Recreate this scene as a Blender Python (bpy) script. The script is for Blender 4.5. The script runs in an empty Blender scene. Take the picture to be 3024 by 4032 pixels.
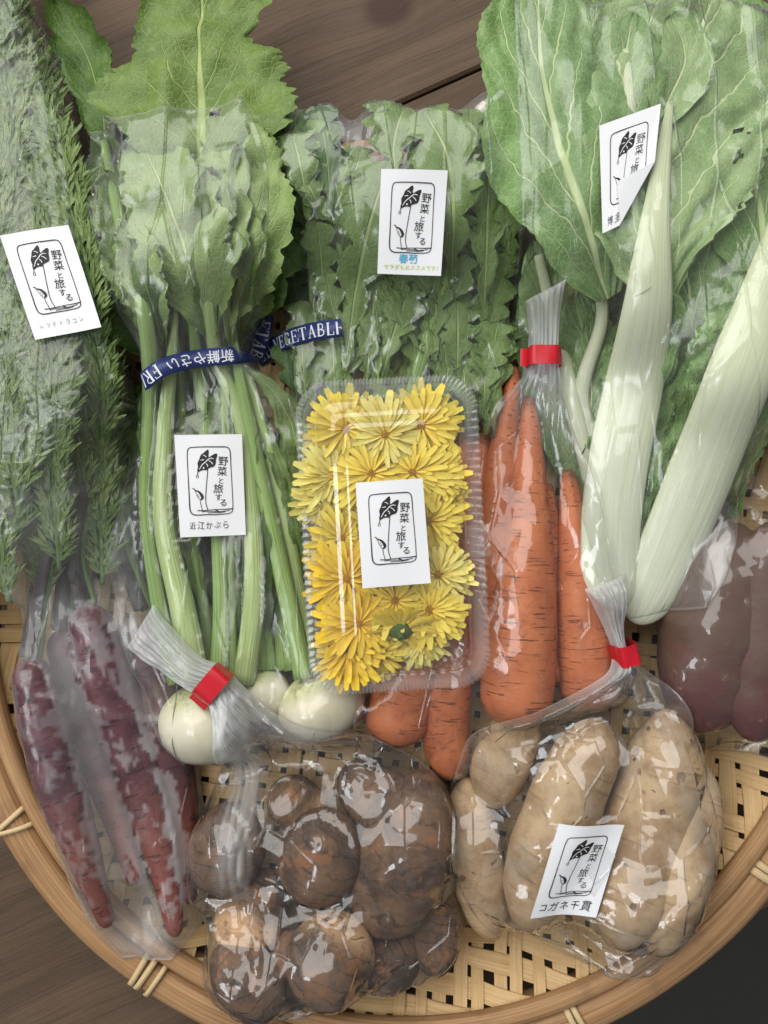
import bpy, math, random
import numpy as np
from mathutils import Vector, Matrix
from mathutils.bvhtree import BVHTree

random.seed(7)
RNG = np.random.default_rng(7)
SC = bpy.context.scene
COL = SC.collection

# ---------------------------------------------------------------- camera
CAM_H = 0.54                     # metres above the table, looking straight down
LENS = 28.0
K = 36.0 / LENS / 4032.0         # metres per photo pixel at one metre
cam_data = bpy.data.cameras.new('camera')
cam_data.lens = LENS
cam_data.sensor_width = 36.0
cam_data.clip_start = 0.01
cam_data.clip_end = 50
cam = bpy.data.objects.new('camera', cam_data)
cam.location = (0, 0, CAM_H)
COL.objects.link(cam)
SC.camera = cam

# ---------------------------------------------------------------- light
world = bpy.data.worlds.new('World')
SC.world = world
world.use_nodes = True
bg = world.node_tree.nodes['Background']
bg.inputs['Color'].default_value = (0.93, 0.96, 1.0, 1)
bg.inputs['Strength'].default_value = 0.21

def area_lamp(name, loc, target, sx, sy, energy, col):
    d = bpy.data.lights.new(name, 'AREA')
    d.shape = 'RECTANGLE'
    d.size, d.size_y = sx, sy
    d.energy = energy
    d.color = col
    o = bpy.data.objects.new(name, d)
    o.location = loc
    o.rotation_euler = (Vector(target) - Vector(loc)).to_track_quat('-Z', 'Y').to_euler()
    COL.objects.link(o)
    return o
area_lamp('window_light', (-0.6, 1.2, 1.35), (0, 0, 0.03), 2.4, 1.9, 47.5, (1.0, 0.99, 0.965))
area_lamp('added_sparkle_light', (-0.9, -0.15, 1.35), (0, 0, 0.03), 0.42, 0.6, 6.0, (0.93, 0.96, 1.0))  # added lamp, no known window there; gives the film small bright sparkles

SC.view_settings.view_transform = 'Standard'
SC.view_settings.look = 'None'
SC.view_settings.exposure = 0.0
SC.view_settings.gamma = 1.0
SC.cycles.transparent_max_bounces = 24
SC.cycles.max_bounces = 5
SC.cycles.glossy_bounces = 1
SC.cycles.diffuse_bounces = 2
SC.cycles.transmission_bounces = 6
SC.cycles.caustics_reflective = False
SC.cycles.caustics_refractive = False
SC.cycles.sample_clamp_indirect = 4.0
SC.cycles.use_adaptive_sampling = True
SC.cycles.adaptive_threshold = 0.03

# ---------------------------------------------------------------- helpers
def W(px, py, z=0.02):
    """photo pixel (3024 x 4032 frame) at height z -> world point"""
    s = K * (CAM_H - z)
    return np.array([(px - 1512.0) * s, (2016.0 - py) * s, z])

def srgb(r, g, b):
    return tuple((c / 255 / 12.92) if c / 255 <= 0.04045 else ((c / 255 + 0.055) / 1.055) ** 2.4 for c in (r, g, b)) + (1.0,)

def resample(P, n, t=None):
    """Catmull-Rom through rows of P at n even chord parameters (or at the given 0..1 values)"""
    P = np.asarray(P, float)
    d = np.r_[0, np.cumsum(np.linalg.norm(np.diff(P[:, :3], axis=0), axis=1) + 1e-9)]
    d /= d[-1]
    t = np.linspace(0, 1, n) if t is None else np.asarray(t)
    i = np.clip(np.searchsorted(d, t, side='right') - 1, 0, len(P) - 2)
    f = ((t - d[i]) / (d[i + 1] - d[i]))[:, None]
    m = np.zeros_like(P)
    m[1:-1] = (P[2:] - P[:-2]) / (d[2:] - d[:-2])[:, None]
    m[0] = (P[1] - P[0]) / (d[1] - d[0]); m[-1] = (P[-1] - P[-2]) / (d[-1] - d[-2])
    h = (d[i + 1] - d[i])[:, None]
    return ((2*f**3 - 3*f**2 + 1) * P[i] + (f**3 - 2*f**2 + f) * h * m[i]
            + (-2*f**3 + 3*f**2) * P[i + 1] + (f**3 - f**2) * h * m[i + 1])

def _hash(ix, iy, iz, seed):
    n = (ix * 374761393 + iy * 668265263 + iz * 2147483647 + seed * 1274126177) & 0xFFFFFFFF
    n = ((n ^ (n >> 13)) * 1274126177) & 0xFFFFFFFF
    n = ((n ^ (n >> 15)) * 2246822519) & 0xFFFFFFFF
    return ((n ^ (n >> 16)) & 0xFFFFFF) / float(0xFFFFFF)

def vnoise(x, y, z=0.0, seed=0):
    """smooth value noise in -1..1"""
    x, y, z = np.broadcast_arrays(np.asarray(x, float), y, z)
    ix, iy, iz = (np.floor(a).astype(np.int64) for a in (x, y, z))
    fx, fy, fz = x - ix, y - iy, z - iz
    fx, fy, fz = (f * f * (3 - 2 * f) for f in (fx, fy, fz))
    r = 0
    for a in (0, 1):
        for b in (0, 1):
            for c in (0, 1):
                w = (fx if a else 1 - fx) * (fy if b else 1 - fy) * (fz if c else 1 - fz)
                r = r + w * _hash(ix + a, iy + b, iz + c, seed)
    return r * 2 - 1

def fold(x, y, seed):
    """faceted noise: straight creases between flat triangles, 0..1"""
    x = x + 0.18 * vnoise(x * 0.7, y * 0.7, 0, seed + 91)
    y = y + 0.18 * vnoise(x * 0.7, y * 0.7, 5, seed + 17)
    s = (x + y) * 0.36602540378
    i, j = np.floor(x + s).astype(np.int64), np.floor(y + s).astype(np.int64)
    fx, fy = x + s - i, y + s - j
    up = fx > fy
    v00 = _hash(i, j, 0, seed); v11 = _hash(i + 1, j + 1, 0, seed)
    v10 = np.where(up, _hash(i + 1, j, 0, seed), _hash(i, j + 1, 0, seed))
    a, b = np.where(up, fx, fy), np.where(up, fy, fx)
    return v00 * (1 - a) + v10 * (a - b) + v11 * b

REG = {}          # object name -> (world vertices, faces), for resting and wrapping things
def mesh(name, V, F, m, parent=None, smooth=True, uv=None, attr=None):
    V = np.asarray(V, float)
    me = bpy.data.meshes.new(name)
    me.from_pydata(V.tolist(), [], [list(map(int, f)) for f in F])
    if uv is not None:
        idx = np.zeros(len(me.loops), np.int32); me.loops.foreach_get('vertex_index', idx)
        lay = me.uv_layers.new(name='st')
        lay.data.foreach_set('uv', np.asarray(uv, np.float32)[idx].ravel())
    for k, a in (attr or {}).items():
        at = me.attributes.new(k, 'FLOAT', 'POINT')
        at.data.foreach_set('value', np.asarray(a, np.float32))
    if smooth:
        me.polygons.foreach_set('use_smooth', np.ones(len(me.polygons), bool))
    for mm in (m if isinstance(m, (list, tuple)) else [m]):
        me.materials.append(mm)
    me.update()
    o = bpy.data.objects.new(name, me)
    COL.objects.link(o)
    if parent is not None:
        o.parent = parent
        root = parent
        t = Vector((0, 0, 0))
        while root is not None:
            if root.type == 'EMPTY':
                t = Vector(root.location)
            root = root.parent
        if parent.type == 'EMPTY':
            o.matrix_parent_inverse = Matrix.Translation(-t)
    REG[o.name] = (V, [tuple(f) for f in F])
    return o

def thing(name, label, cat, base, group=None):
    o = bpy.data.objects.new(name, None)
    o.empty_display_size = 0.02
    o.location = tuple(base)
    COL.objects.link(o)
    return tag(o, label, cat, group)

def tag(o, label, cat, group=None):
    o['label'] = label
    o['category'] = cat
    if group:
        o['group'] = group
    return o

def struct(o):
    o['kind'] = 'structure'
    return o

def tree_of(o):
    r = [o]
    for c in o.children:
        r += tree_of(c)
    return r

def bvh_of(objs):
    Vs, Fs, n = [], [], 0
    for o in objs:
        for c in tree_of(o):
            if c.name in REG:
                V, F = REG[c.name]
                Vs.append(V); Fs += [tuple(i + n for i in f) for f in F]; n += len(V)
    return BVHTree.FromPolygons(np.concatenate(Vs).tolist(), Fs) if Vs else None

def drop(bvh, xy, default):
    """height of the highest surface under each xy"""
    out = np.full(len(xy), default, float)
    if bvh is None:
        return out
    d = Vector((0, 0, -1))
    for k, (x, y) in enumerate(xy):
        hit = bvh.ray_cast(Vector((x, y, 0.5)), d)
        if hit[0] is not None:
            out[k] = hit[0].z
    return out

def grid_faces(nv, nu, wrap=False, off=0):
    F = []
    for j in range(nv - 1):
        for i in range(nu if wrap else nu - 1):
            a = off + j * nu + i; b = off + j * nu + (i + 1) % nu
            F.append((a, b, b + nu, a + nu))
    return F

def tube(P, R, segs=20, n=40, flat=1.0, cap0=0.0, cap1=0.0, bump=0.0, bfreq=60.0, seed=0, rpoly=None):
    """swept body along P (Nx3) with radii R; cap0/cap1 round the ends; returns V, F, st"""
    t = 0.5 - 0.5 * np.cos(np.linspace(0, math.pi, n)) if (cap0 or cap1) else np.linspace(0, 1, n)
    C = resample(P, n, t)
    r = np.interp(t, np.linspace(0, 1, len(R)), R)
    k = np.ones(5) / 5
    if n > 12:
        r = np.convolve(np.pad(r, 2, mode='edge'), k, 'valid')
    if cap0:
        u = np.clip(t / cap0, 0, 1); r = r * np.sqrt(np.maximum(1 - (1 - u) ** 2, 0))
    if cap1:
        u = np.clip((1 - t) / cap1, 0, 1); r = r * np.sqrt(np.maximum(1 - (1 - u) ** 2, 0))
    T = np.gradient(C, axis=0); T /= np.linalg.norm(T, axis=1)[:, None] + 1e-12
    S = np.cross(T, (0, 0, 1.0)); S /= np.linalg.norm(S, axis=1)[:, None] + 1e-12
    U = np.cross(S, T)
    a = np.linspace(0, 2 * math.pi, segs, endpoint=False)
    ca, sa = np.cos(a), np.sin(a)
    V = C[:, None] + r[:, None, None] * (S[:, None] * ca[None, :, None] + flat * U[:, None] * sa[None, :, None])
    if bump:
        q = V.reshape(-1, 3) * bfreq
        nn = vnoise(q[:, 0], q[:, 1], q[:, 2], seed) + 0.5 * vnoise(q[:, 0] * 2.3, q[:, 1] * 2.3, q[:, 2] * 2.3, seed + 3)
        D = (V - C[:, None]); 
        V = C[:, None] + D * (1 + bump * nn.reshape(n, segs))[:, :, None]
    st = np.stack([np.repeat(t, segs), np.tile(a / (2 * math.pi), n)], 1)
    V = V.reshape(-1, 3)
    F = grid_faces(n, segs, True)
    V = np.vstack([V, C[0], C[-1]])
    st = np.vstack([st, [0, 0], [1, 0]])
    e0, e1 = n * segs, n * segs + 1
    for i in range(segs):
        F.append((e0, (i + 1) % segs, i))
        F.append((e1, (n - 1) * segs + i, (n - 1) * segs + (i + 1) % segs))
    return V, F, st

def pxpath(pts):
    return np.array([W(*p) for p in pts])

# ---------------------------------------------------------------- materials
def new_mat(name):
    m = bpy.data.materials.new(name)
    m.use_nodes = True
    m.node_tree.nodes.clear()
    return m, m.node_tree

def nd(nt, typ, props=None, **ins):
    n = nt.nodes.new(typ)
    for k, v in (props or {}).items():
        setattr(n, k, v)
    for k, v in ins.items():
        s = n.inputs[int(k[1:])] if k[0] == 'i' and k[1:].isdigit() else n.inputs[k.replace('_', ' ')]
        if isinstance(v, bpy.types.NodeSocket):
            nt.links.new(v, s)
        else:
            s.default_value = v
    return n

def mth(nt, op, a, b=None, c=None, clamp=False):
    n = nt.nodes.new('ShaderNodeMath'); n.operation = op; n.use_clamp = clamp
    for i, v in enumerate((a, b, c)):
        if v is None: continue
        if isinstance(v, bpy.types.NodeSocket): nt.links.new(v, n.inputs[i])
        else: n.inputs[i].default_value = v
    return n.outputs[0]

def sstep(nt, x, a, b):
    n = nd(nt, 'ShaderNodeMapRange', {'interpolation_type': 'SMOOTHSTEP'}, Value=x)
    n.inputs[1].default_value = a; n.inputs[2].default_value = b
    return n.outputs[0]

def mixc(nt, f, a, b, blend='MIX'):
    n = nt.nodes.new('ShaderNodeMix'); n.data_type = 'RGBA'; n.blend_type = blend
    for i, v in ((0, f), (6, a), (7, b)):
        if isinstance(v, bpy.types.NodeSocket): nt.links.new(v, n.inputs[i])
        else: n.inputs[i].default_value = v
    return n.outputs[2]

def noise_tex(nt, scale, vec=None, detail=3.0, rough=0.55, dist=0.0):
    n = nd(nt, 'ShaderNodeTexNoise', None, Scale=scale, Detail=detail, Roughness=rough, Distortion=dist)
    if vec is not None: nt.links.new(vec, n.inputs['Vector'])
    return n.outputs['Fac']

def obj_co(nt, scale=(1, 1, 1), rot=(0, 0, 0), socket='Object'):
    tc = nt.nodes.new('ShaderNodeTexCoord')
    mp = nd(nt, 'ShaderNodeMapping', None, Scale=scale, Rotation=rot)
    nt.links.new(tc.outputs[socket], mp.inputs['Vector'])
    return mp.outputs[0]

def geo_co(nt, scale=(1, 1, 1), rot=(0, 0, 0)):
    tc = nt.nodes.new('ShaderNodeNewGeometry')
    mp = nd(nt, 'ShaderNodeMapping', None, Scale=scale, Rotation=rot)
    nt.links.new(tc.outputs['Position'], mp.inputs['Vector'])
    return mp.outputs[0]

def st_co(nt):
    u = nd(nt, 'ShaderNodeUVMap', {'uv_map': 'st'})
    s = nd(nt, 'ShaderNodeSeparateXYZ', None, Vector=u.outputs[0])
    return s.outputs[0], s.outputs[1]

def finish(nt, color, rough=0.6, bump=None, bdist=0.0005, trans=0.0, tcol=None, spec=0.4, coat=0.0):
    p = nd(nt, 'ShaderNodeBsdfPrincipled', None, Base_Color=color, Roughness=rough)
    p.inputs['Specular IOR Level'].default_value = spec
    if coat:
        p.inputs['Coat Weight'].default_value = coat; p.inputs['Coat Roughness'].default_value = 0.2
    if bump is not None:
        b = nd(nt, 'ShaderNodeBump', None, Height=bump, Distance=bdist, Strength=1.0)
        nt.links.new(b.outputs[0], p.inputs['Normal'])
    out = nt.nodes.new('ShaderNodeOutputMaterial')
    sh = p.outputs[0]
    if trans:
        t = nd(nt, 'ShaderNodeBsdfTranslucent', None, Color=tcol if tcol is not None else color)
        mx = nd(nt, 'ShaderNodeMixShader', None, Fac=trans)
        nt.links.new(p.outputs[0], mx.inputs[1]); nt.links.new(t.outputs[0], mx.inputs[2])
        sh = mx.outputs[0]
    nt.links.new(sh, out.inputs[0])

def mat_plain(name, col, rough=0.5, spec=0.4, grain=0.0):
    m, nt = new_mat(name)
    c = col
    if grain:
        c = mixc(nt, noise_tex(nt, 900, geo_co(nt)), col, tuple(x * (1 - grain) for x in col[:3]) + (1,))
    finish(nt, c, rough, spec=spec)
    return m

def mat_leaf(name, base, dark, vein, nlat=9.0, slope=0.35, vw=0.05, rough=0.45, trans=0.25, midw=0.035, under=0.0):
    m, nt = new_mat(name)
    s, t = st_co(nt)
    a = mth(nt, 'ABSOLUTE', s)
    co = geo_co(nt)
    wob = noise_tex(nt, 60, co, 2)
    q = mth(nt, 'SUBTRACT', mth(nt, 'MULTIPLY', t, nlat), mth(nt, 'MULTIPLY', mth(nt, 'POWER', a, 0.85), slope * nlat))
    q = mth(nt, 'ADD', q, mth(nt, 'MULTIPLY', wob, 0.55))
    # left and right veins leave the midrib at different places
    q = mth(nt, 'ADD', q, mth(nt, 'MULTIPLY', mth(nt, 'GREATER_THAN', s, 0.0), 0.43))
    f = mth(nt, 'ABSOLUTE', mth(nt, 'SUBTRACT', mth(nt, 'FRACT', q), 0.5))
    wd = mth(nt, 'MULTIPLY', mth(nt, 'SUBTRACT', 1.15, a), vw)
    lat = mth(nt, 'SUBTRACT', 1.0, sstep(nt, mth(nt, 'DIVIDE', f, wd), 0.5, 1.6))
    mid = mth(nt, 'SUBTRACT', 1.0, sstep(nt, mth(nt, 'DIVIDE', a, mth(nt, 'ADD', mth(nt, 'MULTIPLY', mth(nt, 'SUBTRACT', 1.0, t), midw), midw * 0.35)), 0.6, 1.5))
    net = nd(nt, 'ShaderNodeTexVoronoi', {'feature': 'DISTANCE_TO_EDGE'}, Vector=co, Scale=260.0)
    small = mth(nt, 'SUBTRACT', 1.0, sstep(nt, net.outputs['Distance'], 0.02, 0.12))
    v = mth(nt, 'MAXIMUM', mid, mth(nt, 'MULTIPLY', lat, 0.8))
    v2 = mth(nt, 'MAXIMUM', v, mth(nt, 'MULTIPLY', small, 0.22))
    var = noise_tex(nt, 45, co, 4, 0.6)
    c = mixc(nt, sstep(nt, var, 0.3, 0.72), dark, base)
    c = mixc(nt, v2, c, vein)
    hgt = mth(nt, 'SUBTRACT', mth(nt, 'MULTIPLY', noise_tex(nt, 220, co, 3), 0.6), v2)
    finish(nt, c, rough, hgt, 0.0007, trans, mixc(nt, 0.5, c, (0.35, 0.5, 0.06, 1)), spec=0.35)
    return m

def mat_skin(name, build, rough=0.6, bdist=0.0006, spec=0.3, trans=0.0):
    """root vegetable skins: build(nt, s, t, co) -> (color, height)"""
    m, nt = new_mat(name)
    s, t = st_co(nt)
    c, h = build(nt, s, t, geo_co(nt))
    finish(nt, c, rough, h, bdist, trans, spec=spec)
    return m

def dashes(nt, s, t, along=70.0, around=6.0, lo=0.62, hi=0.68):
    v = nd(nt, 'ShaderNodeCombineXYZ', None, X=mth(nt, 'MULTIPLY', s, along), Y=mth(nt, 'MULTIPLY', t, around))
    return sstep(nt, noise_tex(nt, 1.0, v.outputs[0], 2.0, 0.5), lo, hi)

def carrot_skin(nt, s, t, co):
    c = mixc(nt, sstep(nt, noise_tex(nt, 55, co, 4), 0.3, 0.75), srgb(208, 124, 78), srgb(184, 100, 62))
    d = mth(nt, 'MULTIPLY', dashes(nt, s, t, 130, 7, 0.60, 0.66), sstep(nt, noise_tex(nt, 42, co, 2), 0.40, 0.58))
    c = mixc(nt, mth(nt, 'MULTIPLY', d, 0.7), c, srgb(84, 50, 30))
    soil = mth(nt, 'MULTIPLY', sstep(nt, noise_tex(nt, 150, co, 5, 0.7), 0.5, 0.72), sstep(nt, noise_tex(nt, 22, co, 2), 0.44, 0.62))
    c = mixc(nt, mth(nt, 'MULTIPLY', soil, 0.65), c, srgb(88, 60, 42))
    tip = sstep(nt, s, 0.93, 1.0)
    c = mixc(nt, mth(nt, 'MULTIPLY', tip, 0.8), c, srgb(110, 75, 48))
    h = mth(nt, 'SUBTRACT', noise_tex(nt, 180, co, 3), d)
    return c, h

def tan_skin(nt, s, t, co):
    c = mixc(nt, sstep(nt, noise_tex(nt, 45, co, 5, 0.65), 0.32, 0.68), srgb(204, 174, 134), srgb(160, 128, 94))
    dust = sstep(nt, noise_tex(nt, 26, co, 4, 0.6, 0.8), 0.48, 0.66)
    c = mixc(nt, mth(nt, 'MULTIPLY', dust, 0.45), c, srgb(190, 176, 154))
    wv = nd(nt, 'ShaderNodeVectorMath', {'operation': 'ADD'}, i0=co, i1=nd(nt, 'ShaderNodeVectorMath', {'operation': 'SCALE'}, i0=nd(nt, 'ShaderNodeTexNoise', None, Vector=co, Scale=160.0, Detail=2.0).outputs['Color'], Scale=0.006).outputs[0])
    v = nd(nt, 'ShaderNodeTexVoronoi', {'feature': 'F1'}, Vector=wv.outputs[0], Scale=95.0, Randomness=1.0)
    sx = nd(nt, 'ShaderNodeSeparateXYZ', None, Vector=v.outputs['Color'])
    lim = mth(nt, 'MULTIPLY', mth(nt, 'POWER', sx.outputs[0], 3.0), 0.36)
    sp = mth(nt, 'SUBTRACT', 1.0, sstep(nt, mth(nt, 'DIVIDE', v.outputs['Distance'], mth(nt, 'ADD', lim, 0.02)), 0.5, 1.0))
    c = mixc(nt, mth(nt, 'MULTIPLY', sp, mth(nt, 'ADD', 0.35, mth(nt, 'MULTIPLY', sx.outputs[1], 0.5))), c, srgb(84, 62, 46))
    blot = sstep(nt, noise_tex(nt, 110, co, 5, 0.72), 0.56, 0.74)
    c = mixc(nt, mth(nt, 'MULTIPLY', blot, 0.5), c, srgb(124, 98, 76))
    d = dashes(nt, s, t, 45, 4, 0.60, 0.68)
    c = mixc(nt, mth(nt, 'MULTIPLY', d, 0.35), c, srgb(112, 84, 60))
    return c, mth(nt, 'SUBTRACT', noise_tex(nt, 120, co, 5, 0.65), mth(nt, 'MULTIPLY', sp, 1.5))

def maroon_potato_skin(nt, s, t, co):
    m = mth(nt, 'SUBTRACT', 1.0, sstep(nt, mth(nt, 'ADD', s, mth(nt, 'MULTIPLY', noise_tex(nt, 34, co, 4, 0.65), 0.9)), 0.55, 0.95))
    c = mixc(nt, m, srgb(102, 78, 64), srgb(98, 54, 54))
    sp = sstep(nt, noise_tex(nt, 120, co, 4, 0.7), 0.64, 0.72)
    c = mixc(nt, mth(nt, 'MULTIPLY', sp, 0.6), c, srgb(165, 130, 104))
    return c, noise_tex(nt, 170, co, 4)

def red_root_skin(nt, s, t, co):
    c = mixc(nt, sstep(nt, noise_tex(nt, 60, co, 4), 0.3, 0.7), srgb(108, 58, 64), srgb(74, 36, 43))
    tip = sstep(nt, mth(nt, 'ADD', s, mth(nt, 'MULTIPLY', noise_tex(nt, 50, co, 2), 0.35)), 0.66, 0.92)
    c = mixc(nt, mth(nt, 'MULTIPLY', tip, 0.75), c, srgb(132, 64, 46))
    d = dashes(nt, s, t, 70, 6, 0.60, 0.66)
    c = mixc(nt, mth(nt, 'MULTIPLY', d, 0.7), c, srgb(48, 22, 26))
    return c, mth(nt, 'SUBTRACT', noise_tex(nt, 170, co, 3), d)

def taro_skin(nt, s, t, co):
    n1 = noise_tex(nt, 38, co, 5, 0.68, 0.6)
    c = mixc(nt, sstep(nt, n1, 0.34, 0.62), srgb(72, 54, 42), srgb(128, 96, 70))
    c = mixc(nt, sstep(nt, noise_tex(nt, 120, co, 5, 0.7), 0.5, 0.68), c, srgb(98, 84, 72))
    w = mth(nt, 'ADD', mth(nt, 'MULTIPLY', s, 7.0), mth(nt, 'MULTIPLY', noise_tex(nt, 34, co, 3), 2.4))
    ring = sstep(nt, mth(nt, 'ABSOLUTE', mth(nt, 'SUBTRACT', mth(nt, 'FRACT', w), 0.5)), 0.0, 0.10)
    brk = sstep(nt, noise_tex(nt, 90, co, 3), 0.42, 0.6)
    c = mixc(nt, mth(nt, 'MULTIPLY', mth(nt, 'MULTIPLY', mth(nt, 'SUBTRACT', 1.0, ring), brk), 0.6), c, srgb(58, 42, 32))
    oi = nt.nodes.new('ShaderNodeObjectInfo')
    pale = mth(nt, 'MULTIPLY', sstep(nt, s, 0.50, 0.80), sstep(nt, noise_tex(nt, 48, co, 5, 0.65), 0.40, 0.54))
    pale = mth(nt, 'MULTIPLY', pale, mth(nt, 'GREATER_THAN', oi.outputs['Random'], 0.55))
    c = mixc(nt, mth(nt, 'MULTIPLY', pale, 0.9), c, srgb(216, 172, 126))
    c = mixc(nt, mth(nt, 'MULTIPLY', sstep(nt, noise_tex(nt, 75, co, 3), 0.58, 0.68), 0.6), c, srgb(158, 104, 66))
    h = mth(nt, 'ADD', noise_tex(nt, 150, co, 6, 0.75), mth(nt, 'MULTIPLY', ring, 0.35))
    return c, h

def turnip_skin(nt, s, t, co):
    c = mixc(nt, sstep(nt, noise_tex(nt, 40, co, 3), 0.3, 0.7), srgb(240, 234, 208), srgb(228, 218, 184))
    gr = mth(nt, 'SUBTRACT', 1.0, sstep(nt, mth(nt, 'ADD', s, mth(nt, 'MULTIPLY', noise_tex(nt, 55, co, 2), 0.18)), 0.2, 0.42))
    c = mixc(nt, mth(nt, 'MULTIPLY', gr, 0.6), c, srgb(196, 208, 128))
    dirt = mth(nt, 'MULTIPLY', sstep(nt, noise_tex(nt, 190, co, 5, 0.7), 0.5, 0.66), mth(nt, 'SUBTRACT', 1.0, sstep(nt, s, 0.06, 0.34)))
    c = mixc(nt, mth(nt, 'MULTIPLY', dirt, 0.7), c, srgb(130, 98, 62))
    sp = sstep(nt, noise_tex(nt, 330, co, 2), 0.72, 0.78)
    c = mixc(nt, mth(nt, 'MULTIPLY', sp, 0.4), c, srgb(150, 118, 80))
    return c, noise_tex(nt, 120, co, 3)

def mat_stalk(name, a, b, c2=None, trans=0.15, rib=0.0012):
    m, nt = new_mat(name)
    s, t = st_co(nt)
    co = geo_co(nt)
    v = nd(nt, 'ShaderNodeCombineXYZ', None, X=mth(nt, 'MULTIPLY', s, 3.0), Y=mth(nt, 'MULTIPLY', t, 26.0))
    f = noise_tex(nt, 1.0, v.outputs[0], 3)
    c = mixc(nt, sstep(nt, f, 0.3, 0.7), a, b)
    c = mixc(nt, sstep(nt, s, 0.05, 0.95), c, mixc(nt, 0.6, c, c2 if c2 else a))
    finish(nt, c, 0.45, f, rib, trans, spec=0.35)
    return m

def mat_film(name, haze=0.02, patch=0.0, rough=0.05, tint=(0.992, 0.994, 0.992, 1), refl=1.35, crease=1.0, stretch=0.5, soft=0.24, line=0.0004):
    """clear plastic film: two reflecting faces, crisp straight creases between flat facets,
    a little milky, whiter where many layers are gathered (attribute haze)"""
    m, nt = new_mat(name)
    gi = nt.nodes.new('ShaderNodeNewGeometry')
    co = geo_co(nt)
    nrm = gi.outputs['Normal']
    hgt = None
    if crease:
        for sc, k, lw, rot in ((46.0, 0.20, 0.055, 0.25), (120.0, 0.13, 0.0, -0.4)):
            mp = nd(nt, 'ShaderNodeMapping', None, Scale=(1.0, stretch, 0.0), Rotation=(0, 0, rot))
            nt.links.new(gi.outputs['Position'], mp.inputs['Vector'])
            v = nd(nt, 'ShaderNodeTexVoronoi', {'feature': 'F1', 'voronoi_dimensions': '2D'}, Vector=mp.outputs[0], Scale=sc, Randomness=1.0)
            d = nd(nt, 'ShaderNodeVectorMath', {'operation': 'SUBTRACT'}, i0=v.outputs['Color'], i1=(0.5, 0.5, 0.5))
            d = nd(nt, 'ShaderNodeVectorMath', {'operation': 'MULTIPLY'}, i0=d.outputs[0], i1=(2 * k * crease, 2 * k * crease, 0.0))
            nrm = nd(nt, 'ShaderNodeVectorMath', {'operation': 'ADD'}, i0=nrm, i1=d.outputs[0]).outputs[0]
            if lw:
                # only some of the facet borders are sharp folds
                e = nd(nt, 'ShaderNodeTexVoronoi', {'feature': 'DISTANCE_TO_EDGE', 'voronoi_dimensions': '2D'}, Vector=mp.outputs[0], Scale=sc, Randomness=1.0)
                sx = nd(nt, 'ShaderNodeSeparateXYZ', None, Vector=v.outputs['Color'])
                on = mth(nt, 'GREATER_THAN', sx.outputs[2], 0.45)
                hgt = mth(nt, 'MULTIPLY', mth(nt, 'SUBTRACT', 1.0, sstep(nt, e.outputs['Distance'], 0.0, lw)), on)
        nrm = nd(nt, 'ShaderNodeVectorMath', {'operation': 'NORMALIZE'}, i0=nrm).outputs[0]
        bmp = nd(nt, 'ShaderNodeBump', None, Height=hgt, Distance=line * crease, Strength=1.0, Normal=nrm)
        nrm = bmp.outputs[0]
    dt = nd(nt, 'ShaderNodeVectorMath', {'operation': 'DOT_PRODUCT'}, i0=gi.outputs['Incoming'], i1=nrm)
    cs = mth(nt, 'SUBTRACT', 1.0, mth(nt, 'MINIMUM', mth(nt, 'ABSOLUTE', dt.outputs['Value']), 1.0))
    sch = mth(nt, 'ADD', 0.04, mth(nt, 'MULTIPLY', mth(nt, 'POWER', cs, 5.0), 0.9))
    f = mth(nt, 'MULTIPLY', sch, refl, clamp=True)
    tr = nd(nt, 'ShaderNodeBsdfTransparent', None, Color=tint)
    g1 = nd(nt, 'ShaderNodeBsdfGlossy', None, Color=(1, 1, 1, 1), Roughness=rough, Normal=nrm)
    g2 = nd(nt, 'ShaderNodeBsdfGlossy', None, Color=(1, 1, 1, 1), Roughness=soft, Normal=nrm)
    gl = nd(nt, 'ShaderNodeMixShader', None, Fac=0.32 if crease else 0.15)
    nt.links.new(g1.outputs[0], gl.inputs[1]); nt.links.new(g2.outputs[0], gl.inputs[2])
    m1 = nd(nt, 'ShaderNodeMixShader', None, Fac=f)
    nt.links.new(tr.outputs[0], m1.inputs[1]); nt.links.new(gl.outputs[0], m1.inputs[2])
    df = nd(nt, 'ShaderNodeBsdfDiffuse', None, Color=(0.93, 0.935, 0.935, 1))
    tl = nd(nt, 'ShaderNodeBsdfTranslucent', None, Color=(0.93, 0.935, 0.935, 1))
    m2 = nd(nt, 'ShaderNodeMixShader', None, Fac=0.3)
    nt.links.new(df.outputs[0], m2.inputs[1]); nt.links.new(tl.outputs[0], m2.inputs[2])
    at = nd(nt, 'ShaderNodeAttribute', {'attribute_name': 'haze'})
    hz = mth(nt, 'ADD', at.outputs['Fac'], haze)
    if patch:
        big = sstep(nt, noise_tex(nt, 18, co, 3, 0.6, 0.8), 0.46, 0.56)
        fine = mth(nt, 'ADD', 0.45, mth(nt, 'MULTIPLY', sstep(nt, noise_tex(nt, 170, co, 4, 0.65), 0.4, 0.56), 0.55))
        hz = mth(nt, 'ADD', hz, mth(nt, 'MULTIPLY', mth(nt, 'MULTIPLY', big, fine), patch))
    hz = mth(nt, 'MINIMUM', hz, 0.9)
    m3 = nd(nt, 'ShaderNodeMixShader', None, Fac=hz)
    nt.links.new(m1.outputs[0], m3.inputs[1]); nt.links.new(m2.outputs[0], m3.inputs[2])
    out = nt.nodes.new('ShaderNodeOutputMaterial')
    nt.links.new(m3.outputs[0], out.inputs[0])
    return m

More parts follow.
